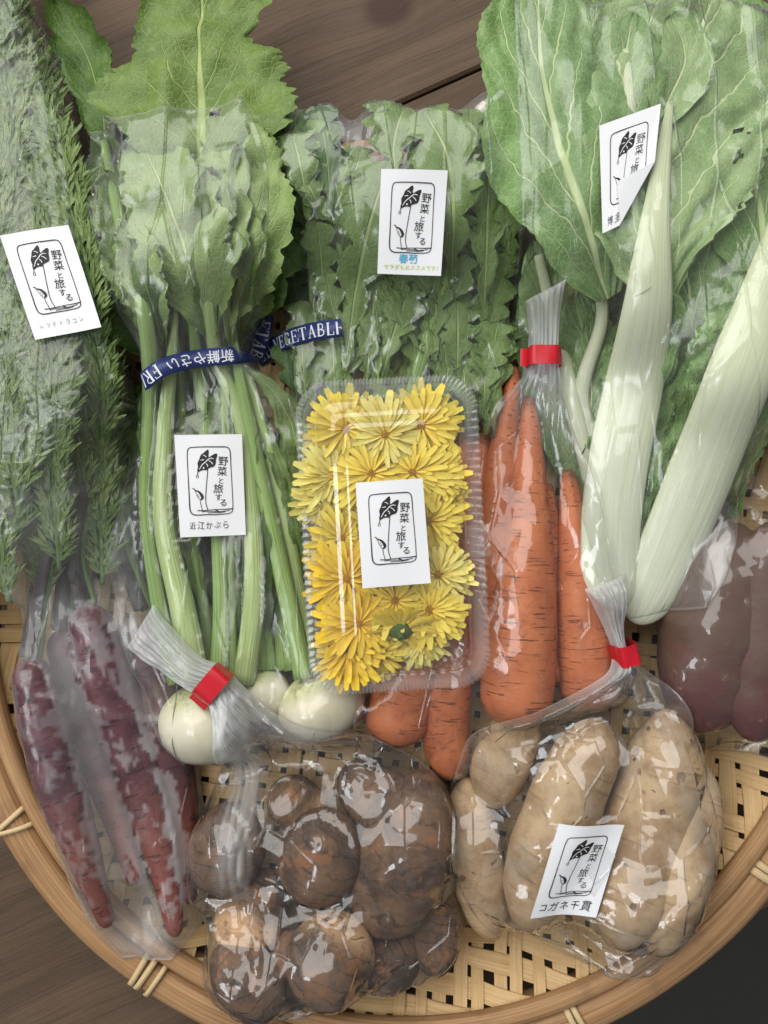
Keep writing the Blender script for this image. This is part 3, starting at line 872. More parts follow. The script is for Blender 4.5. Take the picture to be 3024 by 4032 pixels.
def make_bag(name, label, rows, contents, film, seed, zr=0.03, res=0.0013, aniso=1.6, amp=(0.0040, 0.0016, 0.0004), ridges=(), stickers=(), tape=None,
             it=110, group=None, base_floor=0.0145, gap=0.0008, neck_h=0.006, drape=(), pleats=9, mist=0.0):
    rows = np.array([(r + (0.0,))[:5] for r in rows], float)
    L = np.array([W(a, b, zr)[:2] for a, b in rows[:, 0:2]]); R = np.array([W(a, b, zr)[:2] for a, b in rows[:, 2:4]])
    mid = (L + R) / 2
    length = np.linalg.norm(np.diff(mid, axis=0), axis=1).sum()
    wid = np.linalg.norm(R - L, axis=1).mean()
    nv, nu = int(length / res), int(max(wid, 0.03) / res)
    rs = resample(np.c_[mid, np.zeros(len(mid)), L, R, rows[:, 4]], nv)
    Lr, Rr, g = rs[:, 3:5], rs[:, 5:7], np.clip(rs[:, 7], 0, 1)
    u = np.linspace(0, 1, nu)
    XY = Lr[:, None] * (1 - u)[None, :, None] + Rr[:, None] * u[None, :, None]
    # wobble of the outline
    flat = XY.reshape(-1, 2)
    G = np.maximum(drop(bvh_of(BUILT), flat, 0.0), 0.0).reshape(nv, nu)
    Cc = drop(bvh_of(contents), flat, -1.0).reshape(nv, nu)
    G = np.maximum(G, np.where(np.hypot(XY[..., 0] - TC[0], XY[..., 1] - TC[1]) < 0.262, base_floor, 0.0))
    B = relax(G + 0.001, G + 0.001, 60)
    if Cc.max() > 0:
        # the lower sheet passes under the contents
        B = np.where(Cc > 0, np.minimum(B, G + 0.0012), B)
    neck = g[:, None] * neck_h * (1 - (2 * u - 1) ** 2)[None]
    obs = np.maximum(Cc + gap, B + 0.0015 + neck)
    pin = np.zeros((nv, nu), bool); pin[:, 0] = pin[:, -1] = True; pin[0] = pin[-1] = True
    hp = B + 0.0012
    # the side of a filled bag stands off the surface a little
    h = relax(obs.copy(), obs, it, pin, hp)
    sm = h.copy()
    for _ in range(5):
        p = np.pad(sm, 1, mode='edge'); sm = 0.25 * (p[:-2, 1:-1] + p[2:, 1:-1] + p[1:-1, :-2] + p[1:-1, 2:])
    sm[pin] = hp[pin]
    h = np.maximum(sm, Cc + gap * 0.4)
    uu = np.linspace(0, wid, nu)[None] * np.ones((nv, 1)); vv = np.linspace(0, length, nv)[:, None] * np.ones((1, nu)) / aniso
    mdir = mid[-1] - mid[0]
    d_edge = np.minimum(np.minimum(np.arange(nu)[None], nu - 1 - np.arange(nu)[None]), np.minimum(np.arange(nv)[:, None], nv - 1 - np.arange(nv)[:, None]))
    fade = np.clip(d_edge / 5.0, 0.0, 1)
    loose = np.clip((h - Cc) / 0.006, 0.55, 1.0)          # film lying on something is tauter
    cr = amp[0] * fold(uu / 0.021, vv / 0.021, seed) + amp[1] * fold(uu / 0.0085, vv / 0.0085, seed + 1) + amp[2] * fold(uu / 0.004, vv / 0.004, seed + 2)
    h = h + cr * fade * loose
    x = u[None] * pleats + 1.3 * vnoise(uu * 12, vv * 18, 0, seed + 4) + 0.6 * vnoise(uu * 60, vv * 25, 0, seed + 6)
    tri = np.abs((x % 1.0) * 2 - 1)
    h = h + g[:, None] ** 1.5 * 0.0024 * tri * np.clip(d_edge / 3.0, 0, 1)
    haze = np.zeros((nv, nu)) + (g[:, None] ** 2) * (0.44 + 0.34 * tri)
    for rd in ridges:
        P = resample(np.array([W(a, b, zr) for a, b in rd[0]]), 40)[:, :2]
        w, hh, hz = rd[1] * K * (CAM_H - zr), rd[2], rd[3]
        d = np.full(len(flat), 1e9); tp = np.zeros(len(flat))
        for q, (a, b) in enumerate(zip(P[:-1], P[1:])):
            ab = b - a; tq = np.clip(((flat - a) @ ab) / (ab @ ab), 0, 1)
            dq = np.linalg.norm(flat - a - tq[:, None] * ab, axis=1)
            tp = np.where(dq < d, (q + tq) / (len(P) - 1), tp); d = np.minimum(d, dq)
        tp = tp.reshape(nv, nu)
        d = d.reshape(nv, nu)
        prof = np.clip(1 - d / w, 0, 1)
        xs = uu * 380 + 1.2 * vnoise(uu * 90, vv * 45, 0, seed + 40)
        str_ = 0.25 + 1.1 * np.abs((xs % 1.0) * 2 - 1) * (0.75 + 0.35 * vnoise(uu * 200, vv * 20, 0, seed + 41))
        h = h + hh * prof * fade * str_
        haze = haze + hz * np.clip(prof * 1.6, 0, 1) * np.clip(str_, 0.2, 1.4) * (1 - 0.75 * tp)
    if mist:
        # condensation everywhere the film does not touch what is inside
        gp = h - Cc - gap + 0.0030 * vnoise(uu * 170, vv * 120, 0, seed + 50) + 0.0024 * vnoise(uu * 520, vv * 420, 0, seed + 51)
        low = np.clip((0.035 - flat[:, 1].reshape(nv, nu)) / 0.05, 0, 1)      # wetter round the roots
        haze = haze + mist * (0.10 + 0.90 * low) * np.clip((gp - 0.0022) / 0.0012, 0, 1) * np.clip(0.75 + 0.7 * vnoise(uu * 28, vv * 28, 0, seed + 52), 0.25, 1.3)
    haze[0:2] += 0.10; haze[-2:] += 0.10; haze[:, 0] += 0.10; haze[:, -1] += 0.10
    root = thing(name, label, 'plastic bag', tuple(XY.reshape(-1, 2).mean(0)) + (float(B.min()),), group)
    # stickers flatten the film under them
    placed = []
    for sk in stickers:
        cpx = sk['corners']
        z0 = 0.05
        for _ in range(3):
            Q = np.array([W(a, b, z0)[:2] for a, b in cpx])
            c = Q.mean(0); e1, e2 = (Q[1] - Q[0] + Q[2] - Q[3]) / 2, (Q[3] - Q[0] + Q[2] - Q[1]) / 2
            uvq = np.linalg.solve(np.array([e1, e2]).T, (flat - c).T).T
            ins = (np.abs(uvq) < 0.53).all(1)
            z0 = float(np.median(h.ravel()[ins]))
        A = np.c_[np.ones(ins.sum()), flat[ins] - c]
        co, *_ = np.linalg.lstsq(A, h.ravel()[ins], rcond=None)
        co[1:] = np.clip(co[1:], -0.45, 0.45) * sk.get('tilt', 0.7)
        res_ = h.ravel()[ins] - A @ co
        co[0] += np.percentile(res_, 88)
        zp = co[0] + (flat - c) @ co[1:]
        hh = h.ravel(); hh[ins] = np.minimum(hh[ins], zp[ins] - 0.0005); h = hh.reshape(nv, nu)
        Qz = []
        for a, b in cpx:
            z = z0
            for _ in range(4):
                p = W(a, b, z)[:2]; z = co[0] + (p - c) @ co[1:]
            Qz.append(W(a, b, z))
        placed.append((sk, Qz))
    h = np.maximum(h, B + 0.0006)
    top = np.c_[flat, h.ravel()]
    bot = np.c_[flat, B.ravel()]
    n = nv * nu
    F = grid_faces(nv, nu)
    F = [tuple(reversed(f)) for f in F]
    Fb = [tuple(i + n for i in reversed(f)) for f in F]
    ring = [i for i in range(nu)] + [j * nu + nu - 1 for j in range(1, nv)] + [(nv - 1) * nu + i for i in range(nu - 2, -1, -1)] + [j * nu for j in range(nv - 2, 0, -1)]
    Fs = [(ring[k], ring[(k + 1) % len(ring)], ring[(k + 1) % len(ring)] + n, ring[k] + n) for k in range(len(ring))]
    o = mesh('film', np.vstack([top, bot]), F + Fb + Fs, film, root, True, None, {'haze': np.r_[haze.ravel(), haze.ravel() * 0.3]})
    for sk, Qz in placed:
        make_sticker(root, Qz, sk.get('extra', ()), sk.get('cut'), bend=sk.get('bend'))
    if tape is not None:
        jv, ln = tape                                     # row number of the tape, length along the neck
        tq = np.r_[0, np.cumsum(np.linalg.norm(np.diff(mid, axis=0), axis=1))]; tq /= tq[-1]
        j = int(round(tq[jv] * (nv - 1)))
        ax = XY[min(j + 3, nv - 1)].mean(0) - XY[max(j - 3, 0)].mean(0); ax /= np.linalg.norm(ax)
        sd = np.array([ax[1], -ax[0]])
        c = XY[j].mean(0); hw = np.linalg.norm(XY[j, -1] - XY[j, 0]) / 2 + 0.0008
        hs = int(ln / 2 / res) + 1
        zt = h[max(0, j - hs):j + hs].max() + 0.0008; zb = B[max(0, j - hs):j + hs].min() - 0.0004
        ph = np.linspace(0, 2 * math.pi, 28, endpoint=False)
        V = []
        for q, (l, k) in enumerate(((-0.5, 1.0), (-0.17, 1.02), (0.17, 1.03), (0.5, 1.0))):
            cp = np.sign(np.cos(ph)) * np.abs(np.cos(ph)) ** 0.6; sp = np.sign(np.sin(ph)) * np.abs(np.sin(ph)) ** 0.6
            wob = 1 + 0.05 * np.sin(ph * 5 + q * 0.4 + seed)
            p = c + ax * ln * l + sd * (hw * k * cp)[:, None] if False else (c + ax * ln * l)[None] + sd[None] * (hw * k * cp * wob)[:, None]
            V.append(np.c_[p, (zt + zb) / 2 + (zt - zb) / 2 * sp * wob])
        V = np.concatenate(V)
        tp = mesh('tape', V, grid_faces(4, 28, True), RED, root, True)
        b0 = c + sd * hw * 0.97
        T = []
        for l in (-0.5, 0.5):
            for w_, dz in ((0, 0.001), (0.0028, 0.0018), (0.0046, 0.0012)):
                p = b0 + ax * ln * l * (1 if l > 0 else 0.9) + sd * w_
                T.append((p[0], p[1], (zt + zb) / 2 + dz))
        mesh('tape_tab', T, [(0, 1, 4, 3), (1, 2, 5, 4)], RED, root, True)
    BUILT.append(root)
    return root

# ================================================================ vegetables
def rz(px, py, h):
    """resting height: flat weave, over the rim, then sloping down outside it"""
    p = W(px, py, 0.04)
    r = math.hypot(p[0] - TC[0], p[1] - TC[1])
    u = min(max((r - 0.195) / 0.063, 0), 1)
    z = 0.0152 + 0.0345 * u * u * (3 - 2 * u)
    if r > 0.293:
        z -= min(0.16 * (r - 0.293), 0.02)
    return z + h
def H(pts):
    return [(x, y, rz(x, y, h)) for x, y, h in pts]

M_CARROT = mat_skin('carrot_skin', carrot_skin, 0.5)
M_TAN = mat_skin('tan_potato_skin', tan_skin, 0.6)
M_MAROON = mat_skin('maroon_potato_skin', maroon_potato_skin, 0.55)
M_RED_ROOT = mat_skin('red_carrot_skin', red_root_skin, 0.45)
M_TARO = mat_skin('taro_skin', taro_skin, 0.75, 0.0012)
M_TURNIP = mat_skin('turnip_skin', turnip_skin, 0.5, 0.0002, 0.45, 0.08)

def root_veg(name, label, cat, pts, R, m, group=None, flat=1.0, cap0=0.12, cap1=0.05, bump=0.06, bfreq=55, seed=0, parent=None, part='root', n=60, segs=30):
    V, F, st = tube(pxpath(pts), R, segs, n, flat, cap0, cap1, bump, bfreq, seed)
    if parent is None:
        o = mesh(name, V, F, m, None, True, st)
        return tag(o, label, cat, group)
    return mesh(part, V, F, m, parent, True, st)

BUILT.append(tray)
FILM = mat_film('clear_film', 0.012, 0.0, 0.06, crease=0.85, stretch=0.5, refl=1.5)
FILM_CRUMPLE = mat_film('crumpled_film', 0.014, 0.0, 0.085, crease=1.2, stretch=0.7, refl=1.8, line=0.0007)
FILM_LAYERS = mat_film('folded_film', 0.06, 0.0, 0.05, crease=1.4, stretch=0.9, refl=3.4)
FILM_MIST = mat_film('misted_film', 0.012, 0.03, 0.20, crease=0.7, stretch=0.25, soft=0.4, line=0.0008)
FILM_LEAF = mat_film('leaf_bag_film', 0.016, 0.02, 0.19, crease=0.8, stretch=0.22, refl=1.6, soft=0.4, line=0.0009)
M_FROND = mat_leaf('feathery_green', srgb(148, 170, 103), srgb(93, 123, 64), srgb(168, 186, 118), vw=0.01, trans=0.13)
M_FROND_STALK = mat_stalk('frond_stalk', srgb(145, 174, 106), srgb(106, 141, 77))
M_DARK_STALK = mat_stalk('dark_stalk', srgb(74, 62, 66), srgb(96, 92, 88))

def frond(spine, L, m, parent, seed, pairs=15):
    rr = np.random.default_rng(seed)
    C = resample(pxpath(spine), pairs * 2 + 2)
    T = np.gradient(C, axis=0); T /= np.linalg.norm(T, axis=1)[:, None]
    V, F, st = [], [], []
    def blade(p, d, l, w, up):
        sd = np.cross(d, (0, 0, 1.0)); n = len(V)
        for a, b, zz in ((0, 0, 0), (0.35, 1, 0.15), (0.7, 0.75, 0.1), (1, 0, -0.1), (0.7, -0.75, 0.1), (0.35, -1, 0.15)):
            V.append(p + d * l * a + sd * w * b + np.array([0, 0, up * (a + zz)]))
            st.append((b * 0.5, a))
        F.append((n, n + 1, n + 2, n + 3)); F.append((n, n + 3, n + 4, n + 5))
    def turn(d, ang):
        c, s = math.cos(ang), math.sin(ang)
        return np.array([d[0] * c - d[1] * s, d[0] * s + d[1] * c, d[2]])
    for k in range(pairs):
        j = 2 + k * 2
        t = k / (pairs - 1)
        for sg in (-1, 1):
            d = turn(T[min(j, len(T) - 1)], sg * rr.uniform(0.3, 0.75) * (1 - 0.4 * t))
            l = L * (0.25 + math.sin(math.pi * (0.15 + 0.8 * t))) * rr.uniform(0.7, 1.1)
            p0 = C[min(j, len(C) - 1)]
            ns = 7
            for q in range(1, ns + 1):
                p = p0 + d * l * q / ns + np.array([0, 0, rr.uniform(-0.002, 0.003)])
                for s2 in (-1, 1):
                    dd = turn(d, s2 * rr.uniform(0.15, 0.5))
                    blade(p, dd, rr.uniform(0.006, 0.0135), rr.uniform(0.0006, 0.0011), rr.uniform(-0.0015, 0.0025))
            blade(p0, d, l, 0.0006, 0.001)
    o = mesh('frond', V, F, m, parent, False, st)
    V2, F2, s2 = tube(C, [0.0016, 0.0008], 6, 24)
    mesh('frond_stalk', V2, F2, M_FROND_STALK, o, True, s2)
    return o

# ---- long red carrots with feathery tops, in the misted bag on the left
EDGE = ([-200, 0, 300, 560, 900, 1250, 1650, 2300], [20, 70, 200, 280, 350, 440, 520, 560])
red_specs = [
    ('long thin red carrot with orange tip along the tray rim in misted bag', [(110, 2590, 0.013), (215, 3000, 0.0135), (320, 3330, 0.011), (428, 3650, 0.006)], [0.011, 0.0150, 0.0135, 0.0095, 0.0045], [(110, 2590, 0.013), (150, 2350, 0.014), (210, 2080, 0.016)]),
    ('thickest red carrot with scaly marks in misted bag', [(330, 2380, 0.021), (430, 2700, 0.021), (560, 3080, 0.018), (650, 3430, 0.012), (695, 3690, 0.006)], [0.014, 0.0180, 0.0160, 0.0115, 0.0045], [(330, 2380, 0.021), (290, 2200, 0.022), (340, 1900, 0.024)]),
    ('brownish orange carrot beside the turnip in misted bag', [(590, 2450, 0.013), (650, 2850, 0.012), (715, 3200, 0.010), (750, 3560, 0.006)], [0.013, 0.0150, 0.0115, 0.0045], [(560, 2400, 0.014), (470, 2150, 0.016), (430, 1850, 0.018)]),
    ('dark slender carrot half hidden under the thickest red carrot', [(230, 2480, 0.008), (390, 3000, 0.007), (540, 3480, 0.005)], [0.010, 0.0120, 0.005], [(240, 2480, 0.010), (250, 2250, 0.012), (280, 2000, 0.012)]),
]
contA = []
fr_seed = 0
for k, (lab, pts, R, stk) in enumerate(red_specs):
    t = thing('red_carrot', lab, 'carrot', W(pts[0][0], pts[0][1], 0.016), 'red carrots with leafy tops')
    root_veg('', '', '', H(pts), R, M_RED_ROOT, parent=t, seed=20 + k, cap0=0.08, cap1=0.03, bump=0.05, flat=0.95)
    stalk(H(stk), [0.0055, 0.004, 0.003], M_DARK_STALK, t, name='stalk')
    stalk(H([(x + 25, y, h - 0.002) for x, y, h in stk]), [0.005, 0.0035, 0.0025], M_FROND_STALK, t, name='stalk')
    for q in range(15):
        y0 = 2400 - q * 150 + random.uniform(-70, 70) - k * 45
        y1 = y0 - random.uniform(420, 620)
        f = (k * 0.25 + q * 0.37 + random.uniform(-0.14, 0.14)) % 1.0
        f1 = f + random.uniform(-0.14, 0.14)
        lx = lambda y: (-70 if y < 2000 else 20)
        x0 = lx(y0) + f * (np.interp(y0, *EDGE) - 40 - lx(y0)); x1 = lx(y1) + np.clip(f1, 0.03, 0.92) * (np.interp(y1, *EDGE) - 40 - lx(y1))
        hh = random.uniform(0.004, 0.024)
        fr_seed += 1
        frond(H([(x0, y0, hh), ((x0 + x1) / 2 + random.uniform(-30, 30), (y0 + y1) / 2, hh + 0.003), (x1, y1, hh)]), 0.017, M_FROND, t, fr_seed)
    contA.append(t)

# ---- turnips with their leaves
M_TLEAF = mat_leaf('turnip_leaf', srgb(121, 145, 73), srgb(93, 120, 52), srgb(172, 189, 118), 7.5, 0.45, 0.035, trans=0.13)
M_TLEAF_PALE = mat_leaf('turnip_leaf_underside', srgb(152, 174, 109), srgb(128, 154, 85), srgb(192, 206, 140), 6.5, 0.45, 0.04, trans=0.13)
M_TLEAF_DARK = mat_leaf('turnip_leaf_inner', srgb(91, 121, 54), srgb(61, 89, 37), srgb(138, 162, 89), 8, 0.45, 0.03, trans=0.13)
M_TSTALK = mat_stalk('turnip_stalk', srgb(178, 204, 124), srgb(132, 168, 84), srgb(152, 184, 96))
M_TSTALK_PALE = mat_stalk('turnip_stalk_pale', srgb(206, 222, 156), srgb(176, 200, 118), srgb(168, 196, 112))
OVAL = [(0, .05), (.1, .3), (.3, .8), (.55, 1), (.8, .75), (.95, .35), (1, .03)]
contB = []
t1 = thing('turnip', 'round white turnip with thick pale stalks under the gathered neck of the taro bag', 'turnip', W(800, 2860, 0.016), 'turnips in the tied bunch')
root_veg('', '', '', [(795, 2690, 0.044), (800, 2800, 0.044), (812, 3005, 0.044)], [0.0275, 0.0275, 0.027], M_TURNIP, parent=t1, cap0=0.5, cap1=0.5, bump=0.03, bfreq=40, seed=2, flat=0.95)
t2 = thing('turnip', 'greenish shouldered white turnip against the flower box', 'turnip', W(1260, 2770, 0.016), 'turnips in the tied bunch')
root_veg('', '', '', [(1215, 2650, 0.040), (1260, 2760, 0.040), (1300, 2905, 0.040)], [0.0285, 0.0285, 0.027], M_TURNIP, parent=t2, cap0=0.5, cap1=0.5, bump=0.03, bfreq=40, seed=5, flat=0.85)
t3 = thing('turnip', 'small turnip wedged behind two larger turnips', 'turnip', W(1030, 2740, 0.016), 'turnips in the tied bunch')
root_veg('', '', '', [(1000, 2640, 0.032), (1030, 2720, 0.032), (1050, 2840, 0.032)], [0.018, 0.018, 0.017], M_TURNIP, parent=t3, cap0=0.5, cap1=0.5, bump=0.03, bfreq=40, seed=6)
R6 = lambda a, b: [a, a * 0.9, (a + b) / 2, b]
for own, pts, R, mm in (
    (t1, [(700, 2690, .036), (630, 2400, .030), (575, 2000, .028), (590, 1600, .030), (590, 1400, .033), (560, 1200, .030), (470, 850, .022), (410, 560, .016)], [.0075, .006, .005, .0055, .006, .0055, .0045, .003], M_TSTALK),
    (t1, [(770, 2690, .040), (720, 2400, .036), (645, 2050, .034), (650, 1700, .034), (672, 1450, .036), (700, 1150, .026)], [.0105, .0095, .008, .0068, .005, .001], M_TSTALK_PALE),
    (t1, [(860, 2700, .036), (870, 2400, .030), (850, 2000, .026), (800, 1600, .028), (775, 1420, .032), (740, 1100, .027), (690, 900, .024)], [.0075, .006, .0055, .005, .005, .003, .001], M_TSTALK),
    (t3, [(960, 2690, .030), (1000, 2350, .028), (985, 1950, .026), (930, 1600, .028), (850, 1400, .034), (815, 1100, .03), (800, 700, .026)], [.0085, .008, .007, .006, .0055, .0045, .004], M_TSTALK_PALE),
    (t3, [(905, 2700, .030), (900, 2300, .024), (900, 1900, .022), (880, 1500, .026)], [.006, .005, .0045, .004], M_TSTALK),
    (t2, [(1200, 2670, .036), (1110, 2250, .026), (1010, 1800, .026), (940, 1460, .032), (900, 1150, .026)], [.008, .007, .006, .005, .001], M_TSTALK),
    (t2, [(1220, 2660, .034), (1180, 2350, .022), (1100, 1950, .020), (1010, 1600, .024), (950, 1420, .03)], [.007, .006, .005, .005, .004], M_TSTALK_PALE),
    (t2, [(1240, 2660, .030), (1190, 2250, .016), (1150, 1900, .016)], [.006, .005, .004], M_TSTALK)):
    stalk(H(pts), [r * 0.84 for r in R], mm, own, n=46, flat=0.85, segs=12)
for q in range(16):
    own = (t1, t2, t3)[q % 3]
    f = (q * 0.618) % 1.0
    bx = 700 + 520 * f; mx = 580 + 560 * f + random.uniform(-30, 30); tx = 610 + 340 * f
    h0 = random.uniform(.004, .022)
    stalk(H([(bx, 2640, .02), (bx * .55 + mx * .45, 2350, h0), (mx, 1980, h0), (tx * .6 + mx * .4, 1650, h0 + .003), (tx, 1420, h0 + .006), (tx + (f - .5) * 160, 1120, h0 + .004)]), [.0042, .0036, .0034, .0032, .0026, .0008], M_TSTALK, own, n=36, segs=8)
tl = dict(serr=(26, 0.16), ruffle=0.007, lobes=(5, 0.22))
leaf(H([(805, 720, .027), (790, 450, .030), (785, 200, .030), (800, -150, .026)]), 0.064, [(0, .3), (.08, .75), (.22, 1.02), (.38, 1.0), (.52, .74), (.62, .62), (.76, .66), (.92, .6), (1, .05)], M_TLEAF, t3,
     serr=(24, 0.16), ruffle=0.008, lobes=(3, 0.2), nlat=6, slope=.45, seed=3, nu=40, nv=90, holes=((0.12, .27, .022, .05),))
leaf(H([(825, 1330, .034), (745, 1050, .036), (650, 760, .036), (545, 540, .030)]), 0.034, [(0, .1), (.12, .55), (.35, 1), (.6, .9), (.85, .55), (1, .05)], M_TLEAF_PALE, t3, seed=4, nu=30, nv=70, holes=((.45, .12, .02, .05),), **tl)
leaf(H([(860, 1360, .030), (910, 1050, .033), (960, 780, .033), (900, 470, .028)]), 0.034, OVAL, M_TLEAF_PALE, t2, seed=6, nu=30, nv=70, **tl)
leaf(H([(440, 700, .012), (400, 430, .012), (330, 200, .010), (210, 0, .006)]), 0.019, OVAL, M_TLEAF_DARK, t1, seed=8, nu=26, nv=60, cup=0.004, **tl)
leaf(H([(590, 1300, .024), (520, 1000, .024), (430, 700, .021)]), 0.019, OVAL, M_TLEAF, t1, seed=9, fold_mid=.004, **tl)
for own, pts, w, mm, sd in (
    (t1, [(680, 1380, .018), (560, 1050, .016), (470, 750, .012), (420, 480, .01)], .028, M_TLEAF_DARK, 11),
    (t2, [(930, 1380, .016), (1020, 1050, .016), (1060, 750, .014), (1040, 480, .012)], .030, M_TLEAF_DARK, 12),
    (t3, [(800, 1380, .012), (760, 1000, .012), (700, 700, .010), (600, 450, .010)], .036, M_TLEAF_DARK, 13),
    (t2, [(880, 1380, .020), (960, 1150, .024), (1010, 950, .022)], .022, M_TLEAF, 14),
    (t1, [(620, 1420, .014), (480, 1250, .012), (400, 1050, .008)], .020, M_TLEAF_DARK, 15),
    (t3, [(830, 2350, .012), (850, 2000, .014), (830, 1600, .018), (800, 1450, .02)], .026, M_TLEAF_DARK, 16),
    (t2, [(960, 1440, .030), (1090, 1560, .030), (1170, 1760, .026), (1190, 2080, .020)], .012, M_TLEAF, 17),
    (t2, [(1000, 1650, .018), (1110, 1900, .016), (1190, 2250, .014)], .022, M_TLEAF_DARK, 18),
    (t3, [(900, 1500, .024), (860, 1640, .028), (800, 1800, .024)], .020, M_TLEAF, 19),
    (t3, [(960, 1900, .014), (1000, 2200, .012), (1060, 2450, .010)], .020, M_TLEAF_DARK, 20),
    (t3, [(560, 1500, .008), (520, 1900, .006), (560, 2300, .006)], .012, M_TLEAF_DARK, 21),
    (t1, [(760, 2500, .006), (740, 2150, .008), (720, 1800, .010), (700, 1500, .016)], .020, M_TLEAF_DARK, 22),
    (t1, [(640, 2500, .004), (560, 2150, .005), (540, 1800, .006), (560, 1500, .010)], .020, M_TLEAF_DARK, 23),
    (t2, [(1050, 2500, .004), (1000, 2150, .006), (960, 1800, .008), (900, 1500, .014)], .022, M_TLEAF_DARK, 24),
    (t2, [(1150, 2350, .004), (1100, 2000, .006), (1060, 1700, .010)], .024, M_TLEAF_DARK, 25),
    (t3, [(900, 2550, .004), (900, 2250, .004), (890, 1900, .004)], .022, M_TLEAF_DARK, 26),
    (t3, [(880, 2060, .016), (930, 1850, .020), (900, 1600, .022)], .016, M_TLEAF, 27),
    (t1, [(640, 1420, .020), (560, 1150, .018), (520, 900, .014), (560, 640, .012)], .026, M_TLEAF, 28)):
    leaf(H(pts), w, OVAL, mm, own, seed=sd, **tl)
for q in range(14):
    f = (q * 0.618 + 0.1) % 1.0
    x0 = 600 + 350 * f; x1 = 380 + 660 * f + random.uniform(-40, 40); y1 = 560 + 380 * ((q * 0.37) % 1.0)
    h0 = 0.014 + 0.020 * ((q * 0.53) % 1.0)
    leaf(H([(x0, 1380, h0), ((x0 + x1) / 2 + 25 * math.sin(q), (1380 + y1) / 2, h0 + .004), (x1, y1, h0)]), random.uniform(.011, .018), OVAL, (M_TLEAF, M_TLEAF_DARK, M_TLEAF_PALE)[q % 3], (t1, t2, t3)[q % 3],
         serr=(24, .18), lobes=(5, .3), ruffle=.006, fold_mid=random.choice((-.006, .005, .008)), seed=300 + q, nu=18, nv=46)
for q in range(18):
    f = (q * 0.618 + 0.05) % 1.0
    x0 = 610 + 360 * f; x1 = 640 + 560 * f; y0 = 1480 + 150 * ((q * .41) % 1.0); y1 = 2150 + 420 * ((q * .29) % 1.0)
    h0 = 0.010 + 0.014 * ((q * 0.47) % 1.0)
    leaf(H([(x0, y0, h0), (x0 * .5 + x1 * .5 + (f - .5) * 90, (y0 + y1) / 2, h0 + .002), (x1, y1, h0 - .003)]), random.uniform(.006, .010), OVAL, (M_TLEAF_DARK, M_TLEAF_DARK, M_TLEAF)[q % 3], (t1, t2, t3)[q % 3],
         serr=(26, .2), lobes=(6, .3), ruffle=.004, fold_mid=random.choice((-.004, .004)), seed=360 + q, nu=12, nv=44)
for q in range(12):
    f = (q * 0.618 + 0.3) % 1.0
    x0 = 620 + 340 * f; y0 = 1500 + 350 * ((q * .37) % 1.0)
    h0 = 0.010 + 0.016 * ((q * 0.53) % 1.0)
    leaf(H([(x0, y0 - 120, h0 + .004), (x0 + (f - .5) * 120, y0 + 60, h0 + .003), (x0 + (f - .4) * 200, y0 + random.uniform(240, 380), h0)]), random.uniform(.008, .013), OVAL, (M_TLEAF, M_TLEAF_DARK)[q % 2], (t1, t2, t3)[q % 3],
         serr=(20, .18), lobes=(4, .3), ruffle=.005, fold_mid=random.choice((-.004, .005)), seed=330 + q, nu=14, nv=36)
contB = [t1, t2, t3]

# ---- garland chrysanthemum greens
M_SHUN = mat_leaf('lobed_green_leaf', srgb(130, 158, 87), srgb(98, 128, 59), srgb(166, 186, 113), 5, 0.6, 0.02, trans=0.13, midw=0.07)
M_SHUN_SHADED = mat_leaf('lobed_green_leaf_shaded', srgb(89, 121, 63), srgb(59, 91, 40), srgb(121, 152, 87), 5, 0.6, 0.02, trans=0.13, midw=0.07)  # darker copy for low and back leaves; depth shade put into the green
M_SHUN_STALK = mat_stalk('pale_green_stem', srgb(172, 202, 121), srgb(136, 174, 90))
SPOON = [(0, .14), (.15, .24), (.35, .55), (.6, .95), (.8, 1), (.93, .75), (1, .12)]
shun_stems = [
    ('slender leafy stem of the lobed greens lying along the turnip bag', [(1230, 1600, .012), (1235, 1300, .012), (1215, 900, .012), (1210, 560, .01)], .0028),
    ('leafy stem with a long pale lobed leaf beside the blue lettered card', [(1340, 1600, .02), (1370, 1300, .022), (1330, 900, .016), (1310, 520, .012)], .0034),
    ('leafy stem rising below the printed card of the lobed greens bag', [(1480, 1600, .02), (1530, 1300, .024), (1560, 1000, .02), (1570, 560, .016)], .0036),
    ('thick pale stem with a branching node in the lobed greens bag', [(1600, 1620, .022), (1700, 1280, .026), (1775, 1050, .026), (1790, 650, .022)], .0046),
    ('slender leafy stem of the lobed greens next to the tall bag of white stalks', [(1830, 1600, .014), (1890, 1300, .016), (1910, 950, .014), (1920, 560, .012)], .0030),
    ('leafy stem with broad lower leaves beside the carrot bag', [(1900, 1650, .012), (1960, 1350, .012), (1980, 1000, .012), (1985, 640, .010)], .0030)]
contC = []
for k, (lab, pts, r) in enumerate(shun_stems):
    t = thing('leafy_stem', lab, 'leafy green', W(pts[0][0], pts[0][1], 0.016), 'stems of lobed salad greens')
    stalk(H(pts), [r, r * .85, r * .6, r * .35], M_SHUN_STALK, t, name='stem', segs=10)
    contC.append(t)
    P = resample(np.array(pts), 60)
    for q in range(8):
        p = P[8 + q * 6]
        sg = -1 if q % 2 else 1
        L = random.uniform(230, 360)
        ang = math.radians(sg * random.uniform(8, 32))
        b = (p[0], p[1], p[2] + random.uniform(-.006, .004))
        x1 = np.clip(p[0] + L * math.sin(ang), 1150, 1990); y1 = max(p[1] - L * math.cos(ang), 400 + 40 * (k % 2))
        leaf(H([b, ((b[0] + x1) / 2 + sg * 18, (b[1] + y1) / 2, b[2] + .005), (x1, y1, b[2] + random.uniform(0, .008))]), random.uniform(.008, .0125), SPOON,
             M_SHUN_SHADED if b[2] < .012 else M_SHUN, t, lobes=(4.0, 0.72), ruffle=.003, seed=40 + k * 9 + q, nu=15, nv=44, slope=.6, nlat=5)
